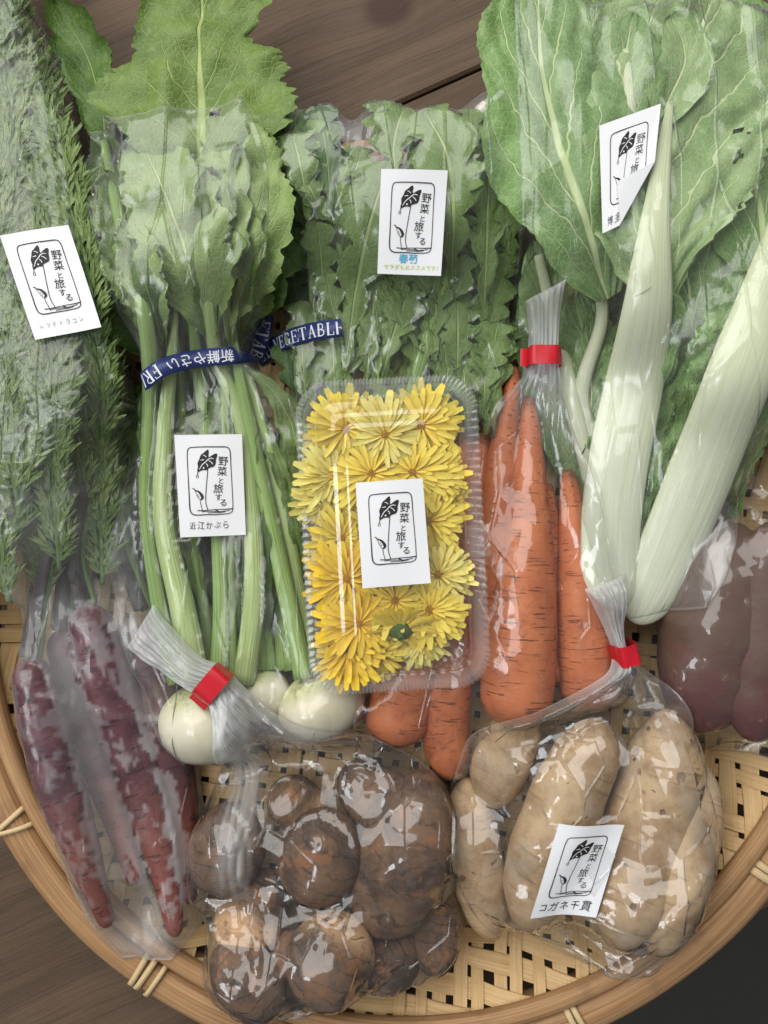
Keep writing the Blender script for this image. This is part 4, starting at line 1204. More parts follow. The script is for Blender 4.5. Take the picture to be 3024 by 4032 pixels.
for q in range(64):
    k = q % 6
    x0 = 1180 + (q * 0.618 % 1.0) * 780; y0 = 1680 - (q * 0.381 % 1.0) * 900
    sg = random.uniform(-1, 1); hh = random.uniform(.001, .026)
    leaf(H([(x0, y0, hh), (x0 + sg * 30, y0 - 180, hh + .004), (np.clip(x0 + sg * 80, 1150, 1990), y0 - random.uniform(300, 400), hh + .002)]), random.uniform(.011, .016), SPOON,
         M_SHUN_SHADED if hh < .012 else M_SHUN, contC[k], lobes=(4.2, .7), ruffle=.003, seed=200 + q, nu=13, nv=36, slope=.6, nlat=5)
for q in range(26):
    k = q % 6
    x0 = 1180 + (q * 0.618 % 1.0) * 780; y0 = 1720 - (q * 0.381 % 1.0) * 120
    sg = random.uniform(-1, 1); hh = random.uniform(.008, .024)
    leaf(H([(x0, y0, hh), (x0 + sg * 25, y0 - 150, hh + .004), (np.clip(x0 + sg * 60, 1150, 1990), y0 - random.uniform(300, 420), hh + .002)]), random.uniform(.009, .013), SPOON,
         M_SHUN, contC[k], lobes=(4.2, .7), ruffle=.003, seed=420 + q, nu=13, nv=36, slope=.6, nlat=5)
for k, pts, w, mm in (
    (1, [(1360, 1460, .030), (1395, 1180, .034), (1450, 900, .034), (1530, 640, .030)], .0195, M_SHUN),
    (3, [(1780, 1120, .032), (1785, 850, .034), (1760, 610, .032), (1670, 430, .026)], .0225, M_SHUN),
    (0, [(1262, 1320, .026), (1268, 1080, .028), (1250, 880, .026)], .0115, M_SHUN),
    (2, [(1500, 1490, .030), (1560, 1280, .032), (1630, 1090, .030)], .0150, M_SHUN),
    (2, [(1440, 1500, .026), (1465, 1280, .028), (1480, 1060, .028)], .0145, M_SHUN),
    (4, [(1905, 1260, .028), (1915, 980, .028), (1930, 620, .024)], .0150, M_SHUN),
    (5, [(1960, 1480, .022), (1930, 1250, .022), (1960, 980, .020)], .0150, M_SHUN),
    (1, [(1300, 860, .026), (1290, 640, .026), (1250, 420, .022)], .0130, M_SHUN_SHADED),
    (2, [(1560, 720, .028), (1550, 560, .028), (1590, 420, .024)], .0160, M_SHUN),
    (5, [(1990, 1500, .020), (1900, 1470, .024), (1810, 1500, .022)], .0130, M_SHUN),
    (3, [(1800, 1180, .026), (1870, 1120, .026), (1930, 1150, .024)], .0080, M_SHUN),
    (0, [(1160, 800, .016), (1150, 600, .016), (1170, 430, .014)], .0130, M_SHUN_SHADED)):
    leaf(H(pts), w, SPOON, mm, contC[k], lobes=(4.4, 0.66), ruffle=.003, seed=int(pts[0][0]) % 17, nu=19, nv=60, slope=.6, nlat=5)

# ---- orange carrots
car = [
    ('biggest orange carrot with dark lines and soil in the red taped bag', [(2025, 2860, .024), (2050, 2500, .024), (2075, 2100, .022), (2085, 1750, .018), (2080, 1560, .012)], [.0220, .0238, .0210, .0150, .0095, .004]),
    ('slender carrot with a cut flat tip next to the white stemmed greens', [(2330, 2790, .018), (2305, 2450, .019), (2262, 2100, .018), (2233, 1850, .014)], [.0200, .0200, .0165, .0100, .0045]),
    ('shaded carrot squeezed between the flower box and the biggest carrot', [(1905, 2680, .013), (1935, 2300, .014), (1965, 1900, .016), (2010, 1560, .018), (2022, 1440, .018)], [.0185, .0185, .0165, .0120, .0075, .004]),
    ('blunt ended carrot sticking out below the flower box beside the turnip', [(1545, 2935, .0185), (1590, 2700, .0185), (1720, 2200, .014), (1850, 1720, .012)], [.0210, .0205, .0160, .011, .004]),
    ('round tipped carrot sticking out below the punched hole of the bag', [(1775, 3070, .0155), (1750, 2800, .0160), (1800, 2300, .014), (1910, 1700, .012)], [.0130, .0170, .0160, .012, .004])]
contE = []
car.append(('thin dark carrot lying under the slender and the biggest carrots', [(2200, 2700, .010), (2180, 2300, .010), (2150, 1900, .010)], [.012, .012, .009, .004]))
for k, (lab, pts, R) in enumerate(car):
    V, F, st = tube(pxpath(H(pts)), R, 30, 70, 0.97, 0.09, 0.02, 0.03, 45, 60 + k)
    contE.append(tag(mesh('carrot', V, F, M_CARROT, None, True, st), lab, 'carrot', 'orange carrots in one bag'))

# ---- maroon sweet potatoes
contG = []
for k, (lab, pts, R) in enumerate((
    ('broad maroon sweet potato with a pale scar at the lower end of its bag', [(2730, 2880, .026), (2800, 2600, .027), (2850, 2300, .026), (2880, 2050, .022)], [.020, .031, .034, .031, .018]),
    ('brown skinned sweet potato under the long leaf bag', [(2690, 2600, .016), (2700, 2350, .017), (2740, 2050, .017), (2800, 1850, .014)], [.014, .0190, .0190, .012]),
    ('maroon sweet potato lying between the broad one and the tray rim', [(2960, 2920, .020), (3010, 2500, .022), (3060, 2050, .020)], [.016, .025, .024, .014]))):
    V, F, st = tube(pxpath(H(pts)), R, 30, 60, 0.85, 0.2, 0.15, 0.07, 38, 80 + k)
    contG.append(tag(mesh('sweet_potato', V, F, M_MAROON, None, True, st), lab, 'sweet potato', 'maroon sweet potatoes'))

# ---- white stemmed leaf mustard
M_BIG = mat_leaf('broad_leaf', srgb(135, 169, 102), srgb(104, 141, 74), srgb(203, 220, 160), 5.0, 0.55, 0.045, trans=0.13, midw=0.05)
M_BIG_PALE = mat_leaf('broad_leaf_underside', srgb(165, 192, 131), srgb(139, 171, 106), srgb(215, 228, 173), 4.6, 0.55, 0.045, trans=0.13, midw=0.05)
M_WHITE_STALK = mat_stalk('white_stalk', srgb(242, 245, 224), srgb(230, 237, 204), srgb(216, 228, 172), 0.12, 0.0007)
contF = []
f1 = thing('leaf_mustard', 'broad pale leaf on a thick greenish white stalk with the peeling card on its bag', 'leafy green', W(2400, 2400, 0.03), 'white stalked leaves')
stalk(H([(2420, 2400, .030), (2402, 2150, .034), (2430, 1850, .036), (2500, 1500, .034), (2550, 1200, .030), (2572, 950, .033), (2605, 650, .034), (2640, 400, .031)]),
      [.0178, .0182, .0188, .0188, .0178, .0140, .0085, .0048, .0018], M_WHITE_STALK, f1, 0.36, cap0=0.05, n=60, segs=24)
leaf(H([(2560, 1330, .022), (2585, 1000, .026), (2620, 650, .026), (2660, 380, .024), (2820, -40, .018)]), 0.068, [(0, .1), (.12, .3), (.3, .82), (.5, 1), (.75, .98), (.92, .7), (1, .1)], M_BIG_PALE, f1,
     serr=(30, .10), lobes=(4, .10), ruffle=.007, quilt=.0030, nlat=5, slope=.55, seed=2, nu=46, nv=90, holes=((.62, .52, .012, .035), (.72, .505, .007, .02), (.66, .44, .02, .03), (.9, .30, .012, .02), (.84, .30, .01, .016)))
f2 = thing('leaf_mustard', 'broad green leaf on a thin stalk next to the lobed greens bag', 'leafy green', W(2380, 1700, 0.03), 'white stalked leaves')
stalk(H([(2340, 1800, .012), (2290, 1550, .016), (2370, 1250, .02), (2330, 960, .022)]), [.006, .005, .004, .003], M_WHITE_STALK, f2, n=40)
leaf(H([(2390, 1180, .020), (2320, 930, .026), (2210, 600, .027), (2130, 250, .024), (2120, -120, .02)]), 0.043, [(0, .2), (.15, .7), (.35, 1), (.6, .95), (.85, .7), (1, .1)], M_BIG, f2, serr=(26, .06), ruffle=.004, quilt=.0022,
     nlat=5, slope=.55, seed=5, nu=36, nv=80)
f3 = thing('leaf_mustard', 'upright leaf with a pale straight rib between the two broad leaves', 'leafy green', W(2500, 800, 0.05), 'white stalked leaves')
stalk(H([(2505, 800, .020), (2480, 450, .026), (2462, 200, .026)]), [.005, .0042, .0025], M_WHITE_STALK, f3, n=30)
leaf(H([(2500, 620, .024), (2480, 430, .027), (2465, 220, .027), (2490, 60, .024)]), 0.026, OVAL, M_BIG, f3, serr=(16, .06), ruffle=.004, quilt=.002, nlat=4, seed=7, nu=26, nv=50)
leaf(H([(2560, 560, .026), (2640, 380, .030), (2700, 220, .030), (2640, 60, .026)]), 0.018, OVAL, M_BIG_PALE, f3, ruffle=.003, seed=9, fold_mid=.003)
f4 = thing('leaf_mustard', 'thick white stalk with rounded cut base crossing towards the maroon sweet potatoes', 'leafy green', W(2520, 2430, 0.03), 'white stalked leaves')
stalk(H([(2500, 2455, .026), (2560, 2330, .030), (2680, 2060, .036), (2800, 1760, .040), (2920, 1460, .036), (3040, 1130, .03), (3100, 900, .026)]),
      [.0165, .0195, .0200, .0198, .0190, .0170, .0120], M_WHITE_STALK, f4, 0.42, cap0=0.10, n=60, segs=24)
leaf(H([(2470, 2380, .018), (2530, 2000, .020), (2640, 1650, .022), (2800, 1380, .020)]), 0.021, [(0, .2), (.1, .3), (.3, .6), (.6, 1), (.85, .8), (1, .1)], M_BIG, f4, serr=(30, .12), ruffle=.005, quilt=.002, nlat=8, seed=11, nu=26, nv=70)
leaf(H([(3000, 1250, .020), (3000, 900, .022), (2960, 600, .018), (2960, 300, .014)]), 0.04, OVAL, M_BIG, f4, serr=(20, .06), ruffle=.004, quilt=.002, seed=12, nu=26, nv=60)
f5 = thing('leaf_mustard', 'small crumpled leaves with thin stalks beside the carrot bag neck', 'leafy green', W(2300, 1850, 0.03), 'white stalked leaves')
stalk(H([(2330, 1900, .012), (2260, 1600, .016), (2190, 1300, .018), (2120, 1000, .018)]), [.006, .0055, .0045, .003], M_WHITE_STALK, f5, n=40)
for pts, w, sd, mm in (([(2310, 1750, .014), (2330, 1500, .016), (2330, 1250, .016)], .014, 13, M_BIG), ([(2240, 1500, .016), (2260, 1300, .018), (2230, 1080, .018)], .014, 14, M_BIG_PALE),
                       ([(2650, 1750, .012), (2700, 1450, .014), (2720, 1150, .014), (2640, 900, .012)], .032, 15, M_BIG), ([(2800, 1500, .008), (2900, 1200, .010), (2940, 900, .01)], .03, 16, M_BIG),
                       ([(2450, 1000, .006), (2420, 600, .006), (2400, 200, .006), (2400, -60, .006)], .036, 17, M_BIG), ([(2800, 700, .004), (2860, 300, .004), (2880, -80, .004)], .04, 18, M_BIG),
                       ([(2360, 2150, .012), (2340, 1900, .014), (2370, 1650, .014)], .012, 19, M_BIG), ([(2500, 2300, .006), (2580, 1950, .008), (2720, 1600, .010)], .026, 20, M_BIG),
                       ([(2700, 2000, .008), (2800, 1700, .010), (2900, 1400, .012)], .026, 21, M_BIG), ([(2560, 2100, .024), (2620, 1850, .026), (2740, 1600, .026)], .013, 22, M_BIG_PALE),
                       ([(2400, 1700, .006), (2380, 1400, .008), (2300, 1100, .010)], .024, 23, M_BIG), ([(2900, 1800, .006), (2960, 1500, .010), (3040, 1200, .01)], .022, 24, M_BIG),
                       ([(2330, 2050, .004), (2240, 1650, .008), (2160, 1300, .012), (2110, 1000, .016)], .026, 25, M_BIG), ([(2380, 1750, .010), (2330, 1450, .014), (2260, 1150, .018)], .020, 26, M_BIG),
                       ([(2200, 1450, .014), (2140, 1200, .018), (2100, 950, .020)], .016, 27, M_BIG_PALE)):
    leaf(H(pts), w, OVAL, mm, f5, serr=(22, .08), ruffle=.005, quilt=.0018, seed=sd, nu=22, nv=50)
for own, pts, w, sd in ((f1, [(2440, 2440, .020), (2425, 2150, .024), (2460, 1800, .026), (2530, 1450, .026), (2580, 1150, .024)], .026, 31), (f1, [(2500, 2200, .022), (2520, 1900, .026), (2570, 1600, .028), (2620, 1300, .026)], .013, 32),
                        (f4, [(2560, 2250, .016), (2660, 1950, .022), (2760, 1700, .026), (2880, 1420, .026), (2990, 1100, .022)], .029, 33), (f4, [(2830, 2050, .018), (2900, 1800, .022), (2990, 1500, .022), (3060, 1200, .02)], .020, 34),
                        (f4, [(2620, 1980, .026), (2680, 1760, .032), (2760, 1540, .034), (2840, 1300, .030)], .012, 35)):
    leaf(H(pts), w, [(0, .5), (.1, .75), (.4, .9), (.7, 1), (.9, .9), (1, .2)], M_BIG, own, serr=(34, .16), lobes=(7, .2), ruffle=.010, quilt=.002, nlat=12, seed=sd, nu=26, nv=80)
contF = [f1, f2, f3, f4, f5]

# ---- taros
contH = []
for k, (lab, pts, R) in enumerate((
    ('round orange brown taro with a dark bud showing through the film', [(1350, 3200, .032), (1270, 3350, .035), (1195, 3535, .031)], [.021, .0245, .022]),
    ('pale topped taro with ring marks low in the taro bag', [(1200, 3960, .024), (1290, 3800, .030), (1385, 3600, .034)], [.021, .0255, .0225]),
    ('largest oblong greyish taro in the taro bag', [(1690, 3040, .026), (1600, 3320, .030), (1480, 3680, .024)], [.025, .0285, .026]),
    ('dark taro with an orange shoot below the pleated neck', [(920, 3160, .024), (890, 3330, .027), (850, 3520, .022)], [.019, .0235, .021]),
    ('small hairy taro with a pink bud at the corner of its bag', [(1730, 3440, .016), (1725, 3620, .018), (1705, 3850, .014)], [.014, .0165, .014]),
    ('dusty taro showing its yellowish base near the carrot tips', [(1350, 3020, .018), (1480, 3140, .022), (1620, 3260, .020)], [.018, .0215, .018]),
    ('dark taro in the shade of the pleats', [(1060, 3420, .018), (1000, 3580, .021), (920, 3770, .017)], [.019, .0225, .019]),
    ('dark taro at the bottom corner of its bag resting by the rim', [(850, 3730, .014), (960, 3850, .016), (1100, 3980, .014)], [.016, .0195, .016]),
    ('dark taro deep between the round taro and the largest taro', [(1490, 3430, .013), (1420, 3560, .014), (1370, 3720, .013)], [.014, .016, .014]),
    ('shaded taro tucked under the top of the taro bag', [(1080, 3080, .015), (1160, 3160, .016), (1260, 3240, .015)], [.015, .018, .015]),
    ('shaded taro between the small hairy one and the pale topped one', [(1480, 3900, .013), (1540, 3790, .015), (1620, 3660, .014)], [.015, .018, .015]),
    ('shaded taro under the meeting point of the bag folds', [(1090, 3680, .013), (1130, 3760, .014), (1180, 3860, .013)], [.014, .017, .014]))):
    V, F, st = tube(pxpath(H(pts)), R, 38, 52, 0.88, 0.40, 0.34, 0.13, 30, 100 + k)
    contH.append(tag(mesh('taro', V, F, M_TARO, None, True, st), lab, 'taro', 'taros in one bag'))

# ---- tan sweet potatoes
contI = []
for k, (lab, pts, R, c0, c1) in enumerate((
    ('long tan sweet potato with dark spots running from the red tape to the bag corner', [(2370, 2830, .030), (2290, 3020, .036), (2180, 3280, .038), (2110, 3500, .032), (2060, 3660, .024)], [.016, .0215, .0225, .0240, .0215, .016], .2, .18),
    ('widest pale sweet potato half under the curled card', [(2640, 2790, .026), (2620, 3000, .030), (2540, 3300, .030), (2470, 3560, .026), (2430, 3740, .02)], [.016, .0250, .0280, .0255, .017], .2, .2),
    ('narrow sweet potato of the tan bag lying beside the taro bag', [(1835, 3060, .014), (1860, 3330, .017), (1910, 3560, .016), (1950, 3700, .012)], [.010, .0170, .0180, .012], .2, .2),
    ('short pale sweet potato tucked behind the long spotted one', [(2110, 2830, .018), (1990, 2960, .020), (1930, 3180, .018)], [.016, .0205, .015], .35, .35),
    ('narrow sweet potato of the tan bag lying beside the tray rim', [(2740, 2980, .018), (2715, 3300, .020), (2650, 3560, .018), (2570, 3760, .014)], [.013, .0190, .0190, .011], .2, .2),
    ('pointed sweet potato end between the two large tan ones', [(2440, 2900, .012), (2410, 3200, .014), (2330, 3600, .013)], [.010, .015, .012], .3, .3))):
    V, F, st = tube(pxpath(H(pts)), R, 34, 64, 0.92, c0, c1, 0.07, 36, 120 + k)
    contI.append(tag(mesh('sweet_potato', V, F, M_TAN, None, True, st), lab, 'sweet potato', 'tan sweet potatoes'))

# ---- root in the bag behind the lobed greens
V, F, st = tube(pxpath(H([(1860, 500, .008), (1940, 450, .008), (2040, 450, .008)])), [.007, .0095, .008], 24, 40, 1.0, .3, .3, .08, 50, 140)
contJ = [tag(mesh('root_vegetable', V, F, M_TAN, None, True, st), 'brown root vegetable half hidden above the lobed greens', 'root vegetable')]

# ================================================================ wrap everything, lowest first
def make_all_bags():
    f_a = hand('レッドドラゴン', 0.16, 1.40, 0.098, 0.085, rot=math.radians(4), slant=0.0, jit=0.06, off=-0.008)
    make_bag('vegetable_bag', 'misted long bag of red carrots with feathery green tops',
             [(-110, -60, 70, -60), (-110, 200, 180, 180), (-110, 560, 285, 540), (-110, 900, 355, 880), (-110, 1250, 445, 1250), (-90, 1650, 535, 1640), (-40, 1960, 545, 1900), (40, 2160, 560, 2160),
              (55, 2420, 610, 2430), (80, 2650, 680, 2700), (125, 2880, 735, 2980), (185, 3120, 770, 3250), (270, 3370, 785, 3480), (370, 3610, 775, 3670), (500, 3745, 690, 3745)],
             contA, FILM_MIST, 1, zr=0.04, aniso=1.5, mist=0.27, ridges=(([(120, 2330), (300, 2420), (460, 2560)], 45, .003, .05), ([(470, 2480), (520, 2000), (500, 1700)], 40, .004, .06), ([(250, 2700), (450, 2790), (640, 2840)], 30, .003, .05)),
             stickers=[dict(corners=[(0, 928), (270, 887), (400, 1288), (142, 1340)], extra=[(f_a, FAINT)])])
    f_b = hand('近江かぶら', 0.20, 1.40, 0.125, 0.125, rot=math.radians(2), off=0.0)
    make_bag('vegetable_bag', 'clear bag of turnips pulled in by a navy printed tape',
             [(320, 545, 985, 470), (325, 700, 1060, 640), (345, 900, 1090, 860), (430, 1180, 1065, 1130), (560, 1440, 985, 1390, .35), (520, 1640, 1150, 1580), (470, 1950, 1210, 1900), (420, 2250, 1250, 2250),
              (470, 2520, 1350, 2500), (570, 2750, 1450, 2700), (620, 2930, 1440, 2880), (700, 3040, 1300, 2970)],
             contB, FILM_LEAF, 2, zr=0.05, aniso=2.6, gap=0.0006,
             stickers=[dict(corners=[(686, 1713), (953, 1710), (968, 2106), (711, 2116)], extra=[(f_b, PEN)])])
    f_c = Flat(); f_c.text('春菊', 0.47, 1.325, 0.15, off=0.018)
    f_c2 = Flat(); f_c2.text('サラダもおススメです！', 0.52, 1.455, 0.082, off=0.010)
    make_bag('vegetable_bag', 'crinkled bag top with a root inside behind the lobed greens',
             [(1740, 320, 2030, 270), (1720, 400, 2060, 370), (1740, 480, 2060, 480), (1760, 570, 2060, 580)], contJ, FILM_LAYERS, 21, zr=0.05, amp=(.010, .006, .0010))
    make_bag('vegetable_bag', 'clear bag of lobed salad greens with a blue lettered card',
             [(1140, 310, 1990, 420), (1125, 480, 2020, 520), (1115, 750, 2035, 750), (1095, 1050, 2045, 1050), (1105, 1350, 2030, 1350), (1140, 1600, 1990, 1600), (1180, 1720, 1950, 1720)],
             contC, FILM_LEAF, 3, zr=0.045, aniso=1.6,
             stickers=[dict(corners=[(1501, 666), (1763, 671), (1736, 1087), (1486, 1078)], extra=[(f_c, BLUE_INK), (f_c2, GREEN_INK)], tilt=0.4)])
    make_bag('vegetable_bag', 'clear bag of maroon sweet potatoes partly under the tall leaf bag',
             [(2680, 1740, 3200, 1740), (2590, 1950, 3220, 1950), (2560, 2250, 3220, 2250), (2550, 2550, 3220, 2550), (2600, 2800, 3220, 2800), (2720, 2930, 3150, 2930), (2850, 2990, 3050, 2990)],
             contG, FILM, 5, zr=0.035, aniso=1.3)
    f_f = hand('博多', 0.16, 1.44, 0.16, 0.15, rot=math.radians(4))
    make_bag('vegetable_bag', 'tall clear bag of white stalked leaves with a peeling card',
             [(2030, -60, 3160, -60), (2025, 250, 3160, 250), (2025, 600, 3160, 600), (2040, 1000, 3160, 1000), (2060, 1300, 3160, 1300), (2160, 1600, 3120, 1600), (2250, 1850, 3020, 1850), (2320, 2100, 2910, 2080), (2370, 2300, 2830, 2270), (2420, 2475, 2760, 2385)],
             contF, FILM_LEAF, 6, zr=0.06, aniso=2.6, amp=(.0045, .0018, .0005),
             ridges=(([(2230, 1250), (2260, 800), (2240, 300)], 40, .003, .04), ([(2800, 200), (2870, 60), (2900, -60)], 40, .006, .06), ([(2990, 0), (3000, 500)], 50, .005, .04)),
             stickers=[dict(corners=[(2358, 499), (2602, 408), (2560, 830), (2372, 920)], extra=[(f_f, PEN)], cut=((0.99, 0.86), (0.36, 1.57)))])
    make_bag('vegetable_bag', 'clear bag of orange carrots closed by red tape beside the flower box',
             [(2062, 1195, 2178, 1165, .7), (2082, 1310, 2190, 1295, .85), (2080, 1395, 2196, 1415, 1), (2050, 1490, 2215, 1510, .7), (1935, 1620, 2260, 1720, .35), (1885, 1880, 2310, 1900, .1), (1800, 2150, 2370, 2150), (1620, 2450, 2430, 2400),
              (1430, 2720, 2460, 2650), (1390, 2900, 2420, 2850), (1450, 3040, 2250, 3000), (1650, 3135, 1900, 3110)],
             contE, FILM, 4, zr=0.04, aniso=2.2, tape=(2, 0.0115), amp=(.0036, .0014, .0004))

make_all_bags()

# ================================================================ flower box
M_PET = mat_film('clear_rigid_plastic', 0.012, 0.0, 0.04, (0.985, 0.995, 0.99, 1), 1.7, 0)
BOX_A = math.radians(3.0)
BC = W(1548, 2104, 0.070)
BX, BY = np.array([math.cos(BOX_A), math.sin(BOX_A)]), np.array([-math.sin(BOX_A), math.cos(BOX_A)])
BW, BH = 0.108, 0.1855
box = thing('flower_box', 'clear lidded plastic box of yellow chrysanthemum flowers on top of the bags', 'plastic box', (BC[0], BC[1], 0.0575))
def rrect(inset, rad, n_side=60, n_c=24):
    w, h = BW / 2 - inset, BH / 2 - inset
    r = max(rad - inset * 0.75, 0.006)
    pts = []
    for cx, cy, a0, ln in ((w - r, h - r, 0, 0), (-w + r, h - r, 90, 0), (-w + r, -h + r, 180, 0), (w - r, -h + r, 270, 0)):
        arc = [(cx + r * math.cos(math.radians(a)), cy + r * math.sin(math.radians(a))) for a in np.linspace(a0, a0 + 90, n_c)]
        pts.append(arc)
    out = []
    for k in range(4):
        out += pts[k]
        a, b = np.array(pts[k][-1]), np.array(pts[(k + 1) % 4][0])
        out += [tuple(a + (b - a) * f) for f in np.linspace(0, 1, n_side + 2)[1:-1]]
    return np.array(out)
def loft(loops, cap):
    V, F = [], []
    n = None
    for ins, z, rip, rad in loops:
        q = rrect(ins, rad)
        n = len(q)
        d = q - q.mean(0); d /= np.linalg.norm(d, axis=1)[:, None]
        ph = np.arange(n)
        q = q + d * (rip * 0.5 * np.where(ph % 2, 1, -1))[:, None] if np.ndim(rip) else q + d * (abs(rip) * np.where((ph // (1 if rip > 0 else 3)) % 2, 1.0, -1.0))[:, None]
        zz = z + (0.0004 * np.where(ph % 2, 1, -1) if rip > 0 else 0.0)
        p = BC[:2] + q[:, :1] * BX + q[:, 1:] * BY
        V.append(np.c_[p, np.broadcast_to(zz, (n,))])
    nl = len(V)
    F = grid_faces(nl, n, True)
    V = np.concatenate(V)
    if cap:
        F.append(tuple((nl - 1) * n + i for i in range(n)))
    return V, F
RD = 0.021
lidV, lidF = loft([(0.0, 0.0693, 0.0005, RD), (0.0012, 0.0708, 0.0005, RD), (0.0040, 0.0713, 0.0004, RD), (0.0045, 0.0704, 0, RD), (0.0095, 0.0704, 0, RD), (0.0105, 0.0712, 0, RD), (0.0125, 0.0765, 0, RD), (0.0145, 0.0785, 0, RD),
                   (0.0200, 0.0790, 0, RD), (0.0212, 0.0800, 0, RD), (0.0235, 0.0805, 0, RD), (0.0275, 0.0805, 0, RD), (0.0288, 0.0812, 0, RD), (0.0300, 0.0815, 0, RD)], True)
_nl = len(lidV) // 14
mesh('lid', lidV, lidF, M_PET, box, False, None, {'haze': np.r_[np.full(_nl * 4, 0.16), np.full(_nl * 2, 0.07), np.full(_nl * 8, 0.015)]})
basV, basF = loft([(0.0006, 0.0688, 0.0003, RD), (0.0090, 0.0688, 0, RD), (0.0105, 0.0675, -0.0006, RD), (0.0130, 0.0620, -0.0011, RD), (0.0150, 0.0590, -0.0009, RD), (0.0175, 0.0578, 0, RD)], True)
mesh('tray_base', basV, basF, M_PET, box, False, None, {'haze': np.zeros(len(basV))})
zl = 0.0818
make_sticker(box, [W(1400, 1901, zl), W(1664, 1883, zl), W(1696, 2296, zl), W(1428, 2316, zl)])
tapeP = [W(1833, 2070, 0.0716), W(1925, 2065, 0.0716), W(1932, 2190, 0.0713), W(1846, 2196, 0.0716)]
mesh('clear_tape', tapeP, [(0, 3, 2, 1)], mat_film('clear_tape', 0.10), box, False)

# ---- chrysanthemums
def mat_petal(name, a, b):
    m, nt = new_mat(name)
    s, t = st_co(nt)
    c = mixc(nt, sstep(nt, t, 0.0, 0.9), b, a)
    oi = nt.nodes.new('ShaderNodeObjectInfo')
    c = mixc(nt, mth(nt, 'MULTIPLY', oi.outputs['Random'], 0.3), c, b)
    finish(nt, c, 0.55, None, 0, 0.16, c, spec=0.2)
    return m
PETALS = [mat_petal('yellow_petal', srgb(255, 232, 104), srgb(254, 214, 72)), mat_petal('orange_yellow_petal', srgb(255, 220, 76), srgb(252, 198, 52)), mat_petal('lemon_petal', srgb(255, 242, 148), srgb(255, 226, 102))]
M_DISC = mat_plain('flower_disc', srgb(240, 184, 52), 0.7, 0.2, 0.4)
M_CALYX = mat_plain('green_calyx', srgb(88, 112, 50), 0.6, 0.3, 0.3)
def petal_mesh(kind, mi):
    n, k = 7, 5
    V, st, F = [], [], []
    for j in range(n):
        t = j / (n - 1)
        w = (0.30, 0.50, 0.72, 0.90, 1.0, 0.98, 0.66)[j] * 0.29
        for i in range(k):
            s = i / (k - 1) * 2 - 1
            curl = {0: 0.10 * t - 0.22 * t * t, 1: 0.42 * t - 0.22 * t * t, 2: 0.95 * t - 0.45 * t * t}[kind]
            V.append((t * (1 - 0.05 * s * s * (t > 0.7)) - (0.035 if j == n - 1 and i == 2 else 0), s * w * 0.25, curl + 0.09 * (s * s) * math.sin(math.pi * t)))
            st.append((s, t))
    me_o = mesh('petal', V, grid_faces(n, k), PETALS[mi], None, True, st)
    me = me_o.data
    bpy.data.objects.remove(me_o)
    return me
PM = {(k, m): petal_mesh(k, m) for k in range(3) for m in range(3)}
_dv, _df, _ds = tube(np.array([(0, 0, -0.001), (0.0001, 0, 0.0015), (0, 0, 0.003)]), [1, 1, 1], 12, 8)
def disc_mesh(m, flip=False):
    V, F = [], []
    rr = random.Random(4)
    n = 0
    for k in range(46):                      # small florets on a low dome
        a = k * 2.39996; r = 0.0042 * math.sqrt(k / 46)
        h = 0.0022 * (1 - (r / 0.0042) ** 2)
        c = np.array([r * math.cos(a), r * math.sin(a), h])
        for q in range(4):
            b = q * math.pi / 2 + a
            V.append(c + np.array([0.0006 * math.cos(b), 0.0006 * math.sin(b), 0]))
        V.append(c + np.array([0, 0, 0.0016]))
        F += [(n, n + 1, n + 4), (n + 1, n + 2, n + 4), (n + 2, n + 3, n + 4), (n + 3, n, n + 4)]
        n += 5
    o = mesh('disc', V, F, m, None, False); me = o.data; bpy.data.objects.remove(o)
    return me
DISC = disc_mesh(M_DISC)
def calyx_mesh():
    V, F = [], []
    n, k = 14, 6
    for j in range(k):
        t = j / (k - 1)
        r = (0.0022, 0.0024, 0.0055, 0.0085, 0.0095, 0.0092)[j]; z = (0.008, 0.0035, 0.0028, 0.0012, -0.0005, -0.002)[j]
        for i in range(n):
            a = i * 2 * math.pi / n
            V.append((r * math.cos(a) * (1 + 0.08 * (-1) ** i), r * math.sin(a) * (1 + 0.08 * (-1) ** i), z))
    F = grid_faces(k, n, True) + [tuple(range(n))]
    o = mesh('calyx', V, F, M_CALYX, None, True); me = o.data; bpy.data.objects.remove(o)
    return me
CALYX = calyx_mesh()
def child(me, name, parent, M):
    o = bpy.data.objects.new(name, me)
    COL.objects.link(o)
    o.parent = parent
    o.matrix_local = M
    return o
